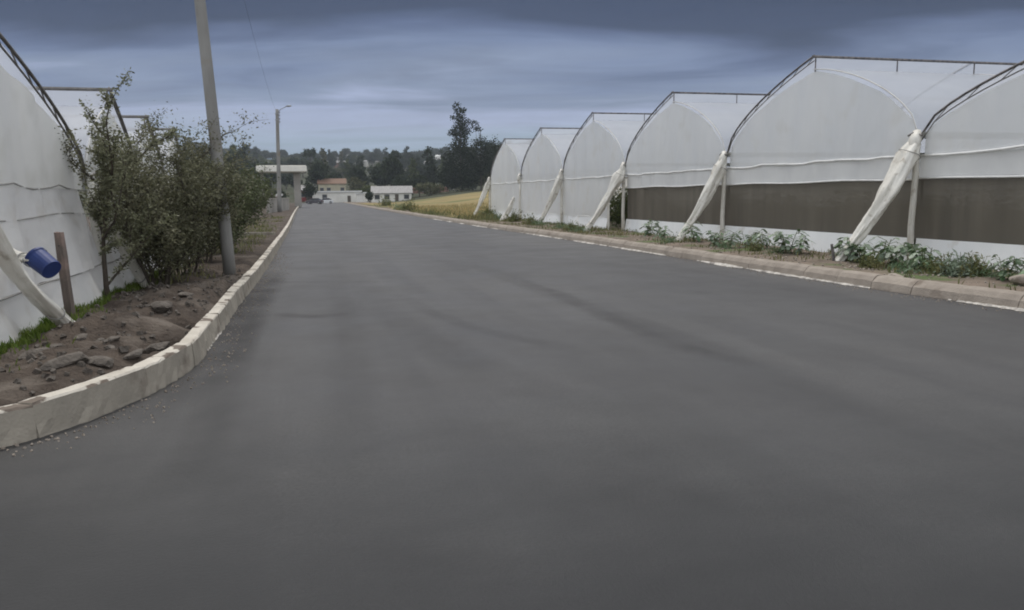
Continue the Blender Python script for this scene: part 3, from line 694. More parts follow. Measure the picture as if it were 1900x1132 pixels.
# bucket
pA, pB = at(68, 478, 8.86), at(106, 509, 8.76)
bk = empty('bucket', tuple(pA), label='blue plastic bucket hung on its side at the end of the drain sleeve', cat='bucket')
ax = (pB - pA).normalized(); ln = .25
b = MB(); b.tube([ax * (-.02), ax * .02, ax * .05, ax * ln], [.122, .122, .122, .115], 20, cap=False)
b.tube([ax * ln, ax * (ln + .005)], [.115, .114], 20); b.tube([ax * .03, ax * ln], [.115, .108], 20, cap=False); b.build('shell', M['blue'], bk)
b = MB(); b.tube([ax * (-.022) , ax * (.006)], [.130, .130], 20, cap=False); b.build('rim', M['blue'], bk, smooth=True)
y_ = Vector((0, 0, 1)).cross(ax).normalized(); b = MB(); b.tube([y_ * .16 * math.cos(a) + ax * (-.01) + Vector((0, 0, -.14 * math.sin(a))) - ax * .05 * math.sin(a) for a in np.linspace(0, math.pi, 12)], .006, 5); b.build('handle', M['metal'], bk)
# a dark rag on the skirt at the left edge
# stake
bs = G(134, 606, .12); tp_ = at(109, 431, bs.y - .05)
sk = empty('stake', tuple(bs), label='leaning weathered grey board stake in the soil beside the blue bucket', cat='stake')
ax = (tp_ - bs); ax_n = ax.normalized(); b = MB()
rotm = ax_n.to_track_quat('Z', 'Y').to_matrix().to_4x4()
def board(i, j): return None
for i in range(1): b.box(ax * .5, (.155, .045, ax.length), rotm)
o = b.build('board', M['wood'], sk)
bm = bmesh.new(); bm.from_mesh(o.data); bmesh.ops.subdivide_edges(bm, edges=bm.edges[:], cuts=3, use_grid_fill=True)
for v in bm.verts: v.co += Vector([random.uniform(-.004, .004) for _ in range(3)])
bm.to_mesh(o.data); bm.free()
b = MB(); b.tube([ax * .86 + Vector((-.0, -.03, 0)), ax * .86 + Vector((0, -.05, 0))], .008, 6); b.build('nail', M['pipe_dark'], sk)

# ------------------------------------------------------------------ concrete poles
def power_pole(loc, h, rb, rtop, lean, lamp=False, label='', group=None, az=0.0):
    e = empty('power_pole', loc, label=label, cat='power pole', group=group)
    top = Vector((lean[0], lean[1], h)); n = 14
    b = MB(); b.tube([top * (i / n) + Vector((0, 0, -.2 if i == 0 else 0)) for i in range(n + 1)], [rb + (rtop - rb) * i / n for i in range(n + 1)], 20)
    b.build('shaft', M['pole'], e, smooth=True)
    ca, sa = math.cos(az), math.sin(az)
    for zf in (.90, .955):
        b = MB(); c = top * zf
        b.tube([c + Vector((0, 0, -.05)), c + Vector((0, 0, .05))], rtop * 1.45, 14); b.build('clamp_band', M['metal'], e)
    for zf in (.88, .91, .94, .97):
        b = MB(); c = top * zf + Vector((ca * (rtop + .09), sa * (rtop + .09), 0))
        b.tube([c + Vector((0, 0, -.07)), c + Vector((0, 0, -.02)), c, c + Vector((0, 0, .02)), c + Vector((0, 0, .07))], [.05, .06, .035, .06, .05], 10); b.build('insulator', M['porcelain'], e, smooth=True)
    if lamp:
        c = top * .965; d = Vector((.83, -.55, 0))
        b = MB(); b.tube([c, c + d * .6 + Vector((0, 0, .35)), c + d * 1.5 + Vector((0, 0, .55))], .035, 8); b.build('lamp_arm', M['metal'], e)
        b = MB(); q = c + d * 1.85 + Vector((0, 0, .60)); b.tube([q - d * .4, q - d * .2, q + d * .25, q + d * .42], [.06, .14, .14, .05], 10, flat=.5); hd = b.build('lamp_head', M['metal'], e, smooth=True)
        b = MB(); b.tube([q - d * .15 + Vector((0, 0, -.075)), q + d * .25 + Vector((0, 0, -.075))], .09, 8, flat=.3); b.build('lens', M['lamp_glass'], hd)
    return e, top
base1 = G(428, 516, .15)
p1, t1_ = power_pole((base1.x, base1.y, .15), 10.5, .120, .080, (-.50, 0), label='tall tapering concrete pole standing among the shrubs behind the left kerb')
base2 = G(519, 393, .2)
p2, t2_ = power_pole((base2.x, base2.y, float(H(base2.x, base2.y)) + .1), 10.9, .24, .16, (.30, 0), lamp=True, label='distant concrete pole with a street lamp arm near the white canopy')
# wires strung between the poles
def wire(a, c, sag, label):
    a, c = Vector(a), Vector(c); b = MB(); o0 = a.copy()
    b.tube([a.lerp(c, i / 24) - Vector((0, 0, 4 * sag * (i / 24) * (1 - i / 24))) - o0 for i in range(25)], .004, 5)
    o = b.build('power_line', M['dark_rubber']); o.location = a; return tag(o, label, 'cable', 'cables between the poles')
for k, zf in enumerate((.91,)):
    A = Vector(p1.location) + t1_ * zf + Vector((.2, 0, 0)); Bp = Vector(p2.location) + t2_ * zf + Vector((.3, 0, 0))
    wire(A, Bp, 1.2, ['thin dark cable running from the near pole to the lamp pole', 'upper thin dark cable running from the near pole to the lamp pole'][k])

# ------------------------------------------------------------------ shrubs by the pole
def grow_tree(name, loc, h, spread, stems, leaf_n, leaf_s, mleaf, label, cat='shrub', seed=1, low=.1, openness=.5, lean=(0, 0), group=None):
    rnd = random.Random(seed); r_ = np.random.default_rng(seed)
    e = empty(name, loc, label=label, cat=cat, group=group)
    b = MB(); tips = []
    def br(p, d, ln, rad, lv):
        n = 5; pts = [p.copy()]; q = p.copy(); dd = d.copy()
        for i in range(n):
            dd = (dd + Vector((rnd.gauss(0, .13), rnd.gauss(0, .13), rnd.gauss(.04, .07)))).normalized(); q = q + dd * ln / n; pts.append(q.copy())
        b.tube(pts, [rad * (1 - .65 * i / n) for i in range(n + 1)], 7 if lv == 0 else 5, cap=False)
        if lv >= 1:
            for i in range(1, n + 1): tips.append((pts[i], (pts[i] - pts[i - 1]).normalized(), lv))
            for i in range(n): tips.append(((pts[i] + pts[i + 1]) / 2, (pts[i + 1] - pts[i]).normalized(), lv))
        if lv < 3:
            k = (5, 4, 3)[lv] if lv else 7
            for j in range(k):
                i = 1 + int((j + rnd.random()) / k * n) if lv else max(1, int(low * 4 + (j + rnd.random()) / k * n)); i = min(i, n)
                sd_ = Vector((rnd.gauss(0, 1), rnd.gauss(0, 1), rnd.gauss(.1, .3))).normalized()
                nd = (dd * .75 + sd_ * spread).normalized(); br(pts[i], nd, ln * rnd.uniform(.38, .58), rad * (.55 if lv else .45), lv + 1)
    for s_ in range(stems):
        a = 2 * math.pi * (s_ + rnd.random() * .6) / stems; o_ = Vector((math.cos(a) * .12, math.sin(a) * .12, -.05)) if stems > 1 else Vector((0, 0, -.05))
        d = Vector((math.cos(a) * .28 * (stems > 1) + lean[0], math.sin(a) * .28 * (stems > 1) + lean[1], 1)).normalized()
        br(o_, d, h * rnd.uniform(.62, .8), .045 if stems <= 2 else .028, 0)
    b.build('branches', M['bark'], e, smooth=True)
    P = np.array([tuple(t[0]) for t in tips]); Dn = np.array([tuple(t[1]) for t in tips])
    w = np.array([.5 if t[2] == 1 else 1.0 for t in tips]); w /= w.sum()
    idx = r_.choice(len(P), size=leaf_n, p=w)
    pts = P[idx] + r_.normal(size=(leaf_n, 3)) * (.02 + .05 * openness)
    pts[:, 2] = np.maximum(pts[:, 2], .02)
    quads_mesh('foliage', leaf_quads(pts, leaf_s, r_, .42), mleaf, e)
    return e
SH = 'shrubs in a row behind the left kerb'
grow_tree('shrub', (-6.10, 11.75, .10), 2.45, .42, 1, 6500, .060, M['leaf_shrub_light'], 'thin open-branched young tree nearest the stake, with sparse olive leaves', seed=14, low=.35, openness=.3, lean=(.20, .05), group=SH)
grow_tree('shrub', (-5.95, 13.1, .12), 2.55, .50, 5, 22000, .060, M['leaf_shrub'], 'bushy olive-brown shrub right of the thin young tree', seed=52, openness=1.1, group=SH)
grow_tree('shrub', (-6.55, 14.3, .12), 2.6, .58, 4, 12000, .060, M['leaf_shrub'], 'bushy grey-green shrub behind the thin young tree, against the white film', seed=23, openness=1.0, group=SH)
grow_tree('shrub', (-6.45, 15.4, .12), 2.5, .55, 5, 22000, .060, M['leaf_shrub'], 'dense shrub just left of the tall concrete pole', seed=29, openness=1.2, group=SH)
grow_tree('shrub', (-7.3, 18.6, .12), 2.5, .66, 5, 15000, .066, M['leaf_dark'], 'dark shrub directly behind the tall concrete pole', seed=31, openness=1.3, group=SH)
grow_tree('shrub', (-8.25, 22.0, .12), 2.35, .62, 5, 12000, .08, M['leaf_dark'], 'green shrub to the right of the tall concrete pole', seed=35, openness=1.6, group=SH)
grow_tree('shrub', (-9.75, 27.0, .12), 2.5, .60, 5, 10000, .095, M['leaf_dark'], 'dark green shrub farthest along the row, past the concrete pole', seed=36, openness=1.8, group=SH)
grow_tree('shrub', (-12.4, 32.0, .12), 3.2, .70, 5, 6000, .10, M['crown_olive'], 'tall olive shrub rising behind the far end of the row', seed=38, openness=1.8, group=SH)

# ------------------------------------------------------------------ grass (uncountable), clods, weeds
def blades(name, P, h, mat_, label, seed, w=.008, kind='stuff', parent=None):
    r_ = np.random.default_rng(seed); n = len(P); P = np.asarray(P, float)
    a = r_.uniform(0, 2 * np.pi, n); d = np.stack([np.cos(a), np.sin(a), np.zeros(n)], 1); hh = (h * r_.uniform(.45, 1.2, n))[:, None]
    bend = d[:, [1, 0, 2]] * np.array([-1, 1, 0]) * hh * r_.uniform(.1, .7, n)[:, None]
    upv = np.array([0, 0, 1.0])
    Q = np.stack([P - d * w, P + d * w, P + d * w * .6 + bend * .45 + upv * hh * .6, P + bend + upv * hh], 1)
    o = quads_mesh(name, Q, mat_, parent)
    if kind: tag(o, label, kind=kind)
    return o
# bright green strip along the left greenhouse
n = 15000; t = rng.uniform(-5, 5.5, n); o_ = .12 + rng.gamma(2.0, .10, n)
P = np.array([tuple(rowL.P(a, -b_, 0)) for a, b_ in zip(t, o_)])
keep = fbm(P[:, 0], P[:, 1], 1.4, 3, 77) + .35 > o_ * .45
P = P[keep]; P[:, 2] = [zl(x, y, max(0, float(L(y)) - .13 - x)) - .01 for x, y in P[:, :2]]
blades('grass', P, .11, M['grass_green'], 'bright green grass along the foot of the left greenhouse', 3)
# tufts under the shrubs and down the left verge
n = 5000; y = rng.uniform(13, 60, n); w = rng.gamma(2, .9, n); x = L(y) - .35 - w
k = fbm(x, y, .7, 3, 8) > -.02; x, y, w = x[k], y[k], w[k]
P = np.stack([x, y, [zl(a, b_, c_) for a, b_, c_ in zip(x, y, w)]], 1)
blades('grass', P, .16, M['grass_dull'], 'dull olive grass scattered on the left verge', 4, w=.014)
# dull grass between the right kerb and the greenhouse
n = 11000; y = rng.uniform(11, 70, n); w = .25 + rng.uniform(0, 1, n) ** .7 * 3.2; x = RR(y) + .2 + w
k = fbm(x, y, .8, 3, 12) + .25 * sst(20, 34, y) - .1 > 0; x, y, w = x[k], y[k], w[k]
P = np.stack([x, y, [zr(a, b_, c_) for a, b_, c_ in zip(x, y, w)]], 1)
blades('grass', P, .13, M['grass_dull'], 'sparse olive grass at the foot of the right greenhouse', 5, w=.013)
n = 16000; y = rng.uniform(52, 110, n); w = 1.7 + rng.uniform(0, 1, n) * 40; x = RR(y) + w
k = fbm(x, y, .12, 3, 19) > -.1; x, y = x[k], y[k]
P = np.stack([x, y, H(x, y) + .2], 1)
blades('dry_grass', P, .30, M['grass_dry'], 'dry yellow grass standing in the field', 6, w=.04)
n = 2600; y = rng.uniform(48, 90, n); w = .4 + rng.gamma(2, .9, n); x = RR(y) + w
k = fbm(x, y, .25, 2, 29) > .05; x, y = x[k], y[k]
P = np.stack([x, y, H(x, y) + .17], 1)
blades('grass', P, .35, M['grass_dull'], 'green tufts between the far kerb and the dry field', 7, w=.03)

def clod(loc, s, seed, mat_, name, label, cat, group, flat=.6):
    bm = bmesh.new(); bmesh.ops.create_icosphere(bm, subdivisions=3, radius=1.0); r_ = random.Random(seed)
    dirs = [(Vector((r_.gauss(0, 1), r_.gauss(0, 1), r_.gauss(0, 1))).normalized(), r_.uniform(.55, .9)) for _ in range(14)]
    for v in bm.verts:
        k = 1.0; n_ = v.co.normalized()
        for d, c in dirs:
            dt = n_.dot(d)
            if dt > 0: k = min(k, c / dt)
        v.co = n_ * k * (1 + .05 * float(fbm(n_.x + seed, n_.y + n_.z * 2, 3, 2, seed)))
        v.co.x *= s[0]; v.co.y *= s[1]; v.co.z *= s[2]
    me = bpy.data.meshes.new(name); bm.to_mesh(me); bm.free(); me.materials.append(mat_)
    o = bpy.data.objects.new(name, me); C.objects.link(o); o.location = loc; o.rotation_euler = (r_.uniform(-.2, .2), r_.uniform(-.2, .2), r_.uniform(0, 6))
    return tag(o, label, cat, group)
CG = 'clods and stones on the left verge'
cl = [((120, 690), (.26, .13, .10), 'long pale clod lying in front of the others by the left kerb'), ((185, 683), (.16, .12, .09), 'grey clod beside the long pale one'),
      ((60, 655), (.20, .14, .11), 'brown clod at the edge of the green grass, leftmost of the verge'), ((150, 628), (.13, .10, .08), 'pale grey stone in the middle of the soil, below the stake'),
      ((185, 632), (.10, .08, .07), 'small pale stone right of the stone below the stake'), ((290, 640), (.17, .12, .10), 'grey clod against the kerb beside the dark hollow'),
      ((250, 665), (.12, .09, .07), 'small clod at the rim of the dark hollow by the kerb'), ((100, 640), (.15, .11, .09), 'dark brown clod just below the grass strip'),
      ((240, 600), (.22, .15, .12), 'wide brown clod below the shrubs'), ((300, 585), (.24, .16, .13), 'rounded brown clod at the foot of the dense shrubs'),
      ((210, 640), (.09, .07, .06), 'tiny pale stone left of the dark hollow'), ((345, 560), (.15, .12, .09), 'brown clod near the kerb under the shrubs')]
for k, ((px, py), s, lb) in enumerate(cl):
    q = G(px, py, .24); w = max(.0, float(L(q.y)) - .13 - q.x)
    clod((q.x, q.y, zl(q.x, q.y, w) + s[2] * .12), (s[0], s[1], s[2] * .65), 100 + k, M['clod'], 'soil_clod', lb, 'clod', CG)
# fine rubble
P = []; r_ = random.Random(5); b = MB()
for k in range(900):
    y = r_.uniform(5, 16); w = r_.uniform(.05, 2.6) ; x = float(L(y)) - .13 - w; s = r_.uniform(.008, .035) * (1.4 if r_.random() < .1 else 1); z = zl(x, y, w) + s * .4
    Mx = Matrix.Rotation(r_.uniform(0, 6), 4, Vector((r_.gauss(0, 1), r_.gauss(0, 1), r_.gauss(0, 1))).normalized()); b.box((x, y, z), (s * 2, s * 1.4, s * 1.2), Mx, taper=.6)
tag(b.build('gravel', M['clod']), 'crumbs of soil and small stones on the left verge', kind='stuff')
b = MB()
for k in range(700):
    y = r_.uniform(9, 40); w = r_.uniform(.0, 1.6); x = float(RR(y)) + .25 + w; s = r_.uniform(.008, .03); z = zr(x, y, w) + s * .4
    Mx = Matrix.Rotation(r_.uniform(0, 6), 4, Vector((r_.gauss(0, 1), r_.gauss(0, 1), r_.gauss(0, 1))).normalized()); b.box((x, y, z), (s * 2, s * 1.4, s * 1.2), Mx, taper=.6)
tag(b.build('gravel', M['kerb_right']), 'dusty crumbs and stones on the right verge', kind='stuff')
b = MB()
for k in range(1700):
    y = 4.5 + 20 * r_.random() ** 1.4; sd_ = r_.random() < .5; w = abs(r_.gauss(0, .22)) + .02; x = (float(L(y)) + w) if sd_ else (float(RR(y)) - w); s_ = r_.uniform(.004, .013)
    Mx = Matrix.Rotation(r_.uniform(0, 6), 4, Vector((r_.gauss(0, 1), r_.gauss(0, 1), r_.gauss(0, 1))).normalized()); b.box((x, y, s_ * .5), (s_ * 2, s_ * 1.4, s_ * 1.2), Mx, taper=.6)
tag(b.build('grit', M['kerb_right']), 'pale grit scattered on the asphalt along both kerbs', kind='stuff')
q = G(1893, 524, .2); clod((q.x, q.y, .25), (.17, .14, .11), 301, M['kerb_right'], 'stone', 'pinkish stone on the right verge at the edge of the photo', 'stone', None)
q = G(1660, 512, .2); clod((q.x, q.y, .21), (.30, .10, .05), 302, M['kerb_right'], 'stone', 'flat dirt slab behind the right kerb below the leafy plants', 'stone', None)
q = G(1548, 487, .15); b = MB(); b.tube([(0, 0, -.05), (-.04, 0, .22), (-.075, 0, .40)], [.035, .033, .03], 8); o = b.build('peg', M['pipe_dark']); o.location = (q.x, q.y, .15)
tag(o, 'short dark peg leaning in the right verge in front of the white skirt', 'peg')

# broad-leaved plants along the right greenhouse
def broad_leaf(p, d, s, r_, b, mi):
    """five-lobed drooping leaf"""
    d = d.normalized(); w = d.cross(Vector((0, 0, 1))).normalized(); nrm = w.cross(d)
    out_ = [(0, 0)]; 
    for a, l in ((-2.0, .45), (-1.55, .28), (-1.1, .75), (-.75, .42), (-.35, .95), (0, .55), (0, 1.1), (.0, .55), (.35, .95), (.75, .42), (1.1, .75), (1.55, .28), (2.0, .45)): out_.append((a, l))
    del out_[6:9]; out_.insert(6, (0, 1.12))
    vs = [p]
    for a, l in out_[1:]:
        q = p + (d * math.cos(a) + w * math.sin(a)) * s * l; q = q + Vector((0, 0, -1)) * s * (l ** 2) * .38 + nrm * r_.uniform(-.03, .03) * s; vs.append(q)
    n = len(vs); b.add(vs, [(0, i, i + 1) for i in range(1, n - 1)], mi)
def broad_plant(h, nl, s, seed, label):
    r_ = random.Random(seed); e = empty('leafy_plant', label=label, cat='plant', group='broad-leaved plants along the right greenhouse')
    st = MB(); lf = MB(); ns = 3 + seed % 2
    for k in range(ns):
        a = r_.uniform(0, 6.28); top = Vector((math.cos(a) * h * .35, math.sin(a) * h * .35, h * r_.uniform(.65, 1)))
        pts = [Vector((math.cos(a) * .03, math.sin(a) * .03, -.05)).lerp(top, i / 5) + Vector((0, 0, .05 * math.sin(i * .6))) for i in range(6)]
        st.tube(pts, [.014 - .0015 * i for i in range(6)], 5)
        for j in range(nl // ns):
            t = .25 + .75 * (j + r_.random()) / (nl // ns); p = pts[0].lerp(top, t); a2 = r_.uniform(0, 6.28)
            d = Vector((math.cos(a2), math.sin(a2), r_.uniform(.1, .7))); pl = r_.uniform(.08, .20)
            q = p + d.normalized() * pl; st.tube([p, q], .005, 4, cap=False)
            broad_leaf(q, Vector((d.x, d.y, r_.uniform(-.35, .1))), s * r_.uniform(.6, 1.15), r_, lf, 0 if r_.random() < .6 else 1)
    st.build('stem', M['stem'], e); lf.build('leaves', [M['leaf_broad'], M['leaf_pale']], e)
    return e
protos = [broad_plant(.62, 40, .17, 3, ''), broad_plant(.5, 30, .15, 6, ''), broad_plant(.72, 46, .19, 9, '')]
used = [False] * 3
spots = [(1205, 440, 0, 1.0, 'leafy green plant just right of the greenhouse doorway'), (1228, 446, 1, .95, 'smaller leafy plant right of the one at the greenhouse doorway'),
         (1290, 452, 1, 1.0, 'leafy plant wrapped round the brace foot near the second mesh bay'), (1325, 456, 0, 1.0, 'leafy plant right of the brace foot in front of the pale skirt'),
         (1352, 460, 1, 1.0, 'low leafy plant in front of the post between the two mesh windows'), (1385, 462, 2, .8, 'leafy plant just right of the post between the two mesh windows'),
         (1418, 464, 1, .9, 'leafy plant at the right end of the middle clump'), (1462, 472, 2, .85, 'leafy plant standing alone between the two clumps'), (1482, 474, 1, .9, 'small plant leaning on the lone leafy plant'),
         (1575, 486, 0, .95, 'leafy plant just right of the dark peg'), (1602, 489, 2, .85, 'tall leafy plant at the foot of the nearest big brace'), (1632, 492, 1, 1.1, 'leafy plant right of the nearest big brace foot'),
         (1662, 495, 0, .95, 'leafy plant in the middle of the nearest clump'), (1692, 500, 2, .72, 'leafy plant just left of the nearest white post'), (1716, 503, 1, 1.0, 'leafy plant at the foot of the nearest white post'),
         (1865, 522, 0, .75, 'dark leafy plant at the right edge of the photo'), (1896, 526, 2, .7, 'leafy plant beside the pinkish stone at the right edge')]
for k, (px, py, v, s, lb) in enumerate(spots):
    o = protos[v] if not used[v] else copy_tree(protos[v]); used[v] = True; s *= random.uniform(.88, 1.12)
    q = G(px, py, .15); o.location = (q.x, q.y, zr(q.x, q.y, 1.0) - .02); o.rotation_euler = (0, 0, k * 1.7); o.scale = (s, s, s * (.9 + .2 * random.random())); o['label'] = lb
# feathery weeds
def weed(h, n_, seed, mat_, name='weed'):
    r_ = np.random.default_rng(seed); e = empty(name, cat='weed', group='low weeds on the right verge')
    P = r_.normal(size=(n_, 3)) * np.array([.13, .13, .0]); P[:, 2] = np.abs(r_.normal(size=n_)) * h * .35
    quads_mesh('foliage', leaf_quads(P, h * .28, r_, .25, -.6), mat_, e)
    b = MB()
    for k in range(6): a = k * 1.05; b.tube([(0, 0, -.03), (math.cos(a) * .08, math.sin(a) * .08, h * .5), (math.cos(a) * .13, math.sin(a) * .13, h * .95)], [.006, .004, .002], 4, cap=False)
    b.build('stem', M['stem'], e)
    return e
wp = [weed(.38, 420, 1, M['grass_dull']), weed(.26, 320, 2, M['leaf_broad']), weed(.48, 420, 3, M['leaf_pale'])]
wu = [False] * 3
ws_ = [(1745, 509, 0, 1, 'feathery olive weed right of the nearest white post'), (1770, 511, 2, .8, 'pale upright weed in front of the nearest skirt'), (1787, 513, 2, 1, 'tallest pale weed in front of the nearest skirt'),
       (1812, 515, 0, 1.1, 'olive weed between the tall pale weed and the edge plants'), (1838, 518, 1, 1.0, 'low green weed left of the edge plants'),
       (1245, 452, 1, 1.2, 'low green weed under the plants near the doorway'), (1345, 464, 1, 1.2, 'low weed at the kerb side of the middle clump'), (1400, 468, 0, .9, 'olive weed at the kerb side of the middle clump'),
       (1440, 472, 1, 1, 'low weed at the gap left of the lone leafy plant'), (1680, 506, 1, 1.2, 'low weed on the kerb side of the nearest clump'), (1615, 498, 0, .9, 'olive weed on the kerb side of the nearest brace'),
       (1060, 428, 0, 1.1, 'olive weed between the far braces'), (1040, 426, 1, 1.5, 'green weed at the foot of the far skirt'), (1075, 431, 1, 1.4, 'green weed left of the doorway brace'), (985, 418, 0, 1.5, 'olive weed left of the third brace'),
       (1000, 420, 1, 1.6, 'green weed against the third brace'), (955, 412, 0, 1.8, 'olive weed by the short brace stub'), (925, 408, 1, 2.0, 'green weed left of the short brace stub'), (905, 404, 0, 2.2, 'tall olive weed near the farthest brace'),
       (890, 402, 1, 2.2, 'green weed at the corner of the far greenhouse'), (760, 392, 0, 3.2, 'olive weed clump at the road edge of the dry field'), (742, 389, 1, 3.6, 'green weed clump in the dry field near the kerb'), (715, 383, 0, 4, 'far olive weed clump at the road edge')]
for k, (px, py, v, s, lb) in enumerate(ws_):
    o = wp[v] if not wu[v] else copy_tree(wp[v]); wu[v] = True
    q = G(px, py, .15); o.location = (q.x, q.y, float(H(q.x, q.y)) + .13); o.rotation_euler = (0, 0, k * 1.3); o.scale = (s, s, s); o['label'] = lb

# ------------------------------------------------------------------ trees in the distance
def blob_crown(blobs, n_, size, seed):
    """blobs: (cx, cy, cz, rx, ry, rz); leaf clumps fill each, denser near the shell"""
    r_ = np.random.default_rng(seed); P = []; vol = np.array([b_[3] * b_[4] * b_[5] for b_ in blobs]) ** .8; vol /= vol.sum()
    for b_, w in zip(blobs, vol):
        m_ = int(n_ * w); d = r_.normal(size=(m_, 3)); d /= np.linalg.norm(d, axis=1)[:, None]
        rr = r_.uniform(.25, 1, m_) ** .45 * (1 + .28 * (hnoise(d[:, 0] * 3 + b_[0], d[:, 1] * 3 + d[:, 2] * 2.3, 1.3, seed) - .5) * 2)
        P.append(d * rr[:, None] * np.array(b_[3:6]) + np.array(b_[:3]))
    return leaf_quads(np.concatenate(P), size, r_, .8)
def tree(name, blobs, th, tr_, n_, size, mat_, seed, label, loc, group=None, cat='tree', limbs=4):
    e = empty(name, loc, label=label, cat=cat, group=group); b = MB(); r_ = random.Random(seed)
    b.tube([(0, 0, -.5), (.05 * tr_, 0, th * .5), (0, .1 * tr_, th)], [tr_, tr_ * .75, tr_ * .35], 8)
    for k in range(limbs):
        bl = blobs[k % len(blobs)]; z0 = th * r_.uniform(.35, .8); b.tube([(0, 0, z0), (bl[0] * .5, bl[1] * .5, (z0 + bl[2]) / 2), (bl[0], bl[1], bl[2])], [tr_ * .4, tr_ * .25, tr_ * .08], 5, cap=False)
    b.build('trunk', M['bark'], e)
    quads_mesh('crown', blob_crown(blobs, n_, size, seed), mat_, e)
    return e
# tall dark group at the far corner of the dry field
q = T(856, 354); sc = q.y / 1450
tree('tall_tree', [(0, 0, 98 * sc, 15 * sc, 14 * sc, 36 * sc), (0 * sc, 0, 138 * sc, 12 * sc, 9 * sc, 11 * sc), (-6 * sc, 0, 151 * sc, 9 * sc, 6 * sc, 8 * sc), (-14 * sc, 0, 131 * sc, 6 * sc, 6 * sc, 4 * sc), (8 * sc, 0, 124 * sc, 12 * sc, 9 * sc, 8 * sc), (3 * sc, 0, 108 * sc, 19 * sc, 10 * sc, 12 * sc), (-14 * sc, 0, 104 * sc, 10 * sc, 8 * sc, 6 * sc), (6 * sc, 0, 144 * sc, 7 * sc, 6 * sc, 5 * sc), (0, 0, 45 * sc, 36 * sc, 26 * sc, 46 * sc), (-20 * sc, 0, 25 * sc, 20 * sc, 20 * sc, 26 * sc)],
     150 * sc, .35, 11000, .55, M['crown_dark'], 61, 'tallest dark tree with a ragged narrow top, at the corner of the dry field', (q.x, q.y, float(H(q.x, q.y))), limbs=7)
q = T(893, 352); q2 = float(H(q.x, q.y))
tree('tall_tree', [(0, 0, 60 * sc, 20 * sc, 20 * sc, 38 * sc), (-10 * sc, 0, 115 * sc, 8 * sc, 7 * sc, 9 * sc), (-4 * sc, 0, 107 * sc, 8 * sc, 6 * sc, 5 * sc), (-18 * sc, 0, 30 * sc, 22 * sc, 18 * sc, 34 * sc), (18 * sc, 0, 55 * sc, 22 * sc, 18 * sc, 38 * sc)],
     110 * sc, .28, 7000, .55, M['crown_dark'], 62, 'dark tree beside the tallest one with a small tuft above its crown', (q.x, q.y, q2), limbs=5)
q = T(925, 350, 60)
tree('tall_tree', [(0, 0, 50 * sc, 26 * sc, 22 * sc, 44 * sc), (20 * sc, 0, 45 * sc, 24 * sc, 20 * sc, 34 * sc)], 60 * sc, .3, 5000, .55, M['crown_far'], 63, 'dark tree mostly hidden behind the far end of the right greenhouse', (q.x, q.y, float(H(q.x, q.y))))

def proto_tree(kind, seed, mat_):
    r_ = random.Random(seed); bl = []
    if kind == 'round':
        for k in range(7): a = r_.uniform(0, 6.28); rr = r_.uniform(0, 2.6); bl.append((math.cos(a) * rr, math.sin(a) * rr, r_.uniform(3.2, 7.2), r_.uniform(1.6, 2.8), r_.uniform(1.6, 2.8), r_.uniform(1.4, 2.3)))
        return tree('tree', bl, 6, .28, 1300, .75, mat_, seed, '', (0, 0, 0))
    if kind == 'tall':
        for k in range(8): z = 3.5 + k * 1.35; bl.append((r_.uniform(-1, 1), r_.uniform(-1, 1), z, r_.uniform(1.2, 2.2) * (1.25 - k * .09), r_.uniform(1.2, 2) * (1.2 - k * .08), 1.2))
        return tree('tree', bl, 13, .25, 1300, .7, mat_, seed, '', (0, 0, 0))
    if kind == 'wide':
        for k in range(11): a = r_.uniform(0, 6.28); rr = r_.uniform(.5, 5.5); bl.append((math.cos(a) * rr, math.sin(a) * rr, r_.uniform(2.0, 6.0), r_.uniform(2, 3.2), r_.uniform(2, 3.2), r_.uniform(1.5, 2.2)))
        return tree('tree', bl, 5, .3, 1700, .8, mat_, seed, '', (0, 0, 0))
    if kind == 'umbrella':
        for k in range(5): a = k * 1.3; bl.append((math.cos(a) * 1.2, math.sin(a) * 1.2, 11 + r_.uniform(-.6, 1.2), 1.5, 1.5, 1.0))
        return tree('tree', bl, 11, .22, 500, .7, mat_, seed, '', (0, 0, 0))
PT = {}
for kd in ('round', 'tall', 'wide', 'umbrella'):
    for mk in ('crown_far', 'crown_green', 'crown_olive'):
        if kd in ('umbrella',) and mk != 'crown_far': continue
        PT[kd, mk] = [proto_tree(kd, 70 + hash_, M[mk]) for hash_ in ({'round': 1, 'tall': 2, 'wide': 3, 'umbrella': 4}[kd] * 10 + {'crown_far': 0, 'crown_green': 1, 'crown_olive': 2}[mk],)][0]
PU = set()
def place(kd, mk, p, s, rz, label, group, sz=1.0):
    src = PT[kd, mk]
    o = src if (kd, mk) not in PU else copy_tree(src)
    PU.add((kd, mk)); o.location = (p[0], p[1], float(H(p[0], p[1])) - .3); o.scale = (s, s, s * sz); o.rotation_euler = (0, 0, rz); tag(o, label, 'tree', group); return o
# individually placed mid-distance trees: (px, py of foot, D or None, kind, mat, crown height px, label)
def place_px(px, py, kd, mk, hpx, label, group=None, D=None, sz=1.0):
    if D: d = ray(px, py); s_ = D / d.y; q = EYE + d * s_
    else: q = T(px, py)
    hh = {'round': 8.8, 'tall': 14, 'wide': 7.6, 'umbrella': 12.5}[kd]
    s = hpx / 1450 * q.y / hh / sz
    return place(kd, mk, (q.x, q.y), s, px * .37, label, group, sz)
place_px(588, 338, 'round', 'crown_far', 66, 'dark rounded tree above the red house at the road end', D=300, sz=1.25)
place_px(572, 345, 'tall', 'crown_far', 40, 'dark narrow tree left of the cream house', D=285)
place_px(577, 325, 'umbrella', 'crown_far', 62, 'thin tree with a small tuft rising above the skyline left of centre', D=430)
place_px(735, 325, 'umbrella', 'crown_far', 60, 'thin tree with a small tuft rising above the skyline right of centre', D=430)
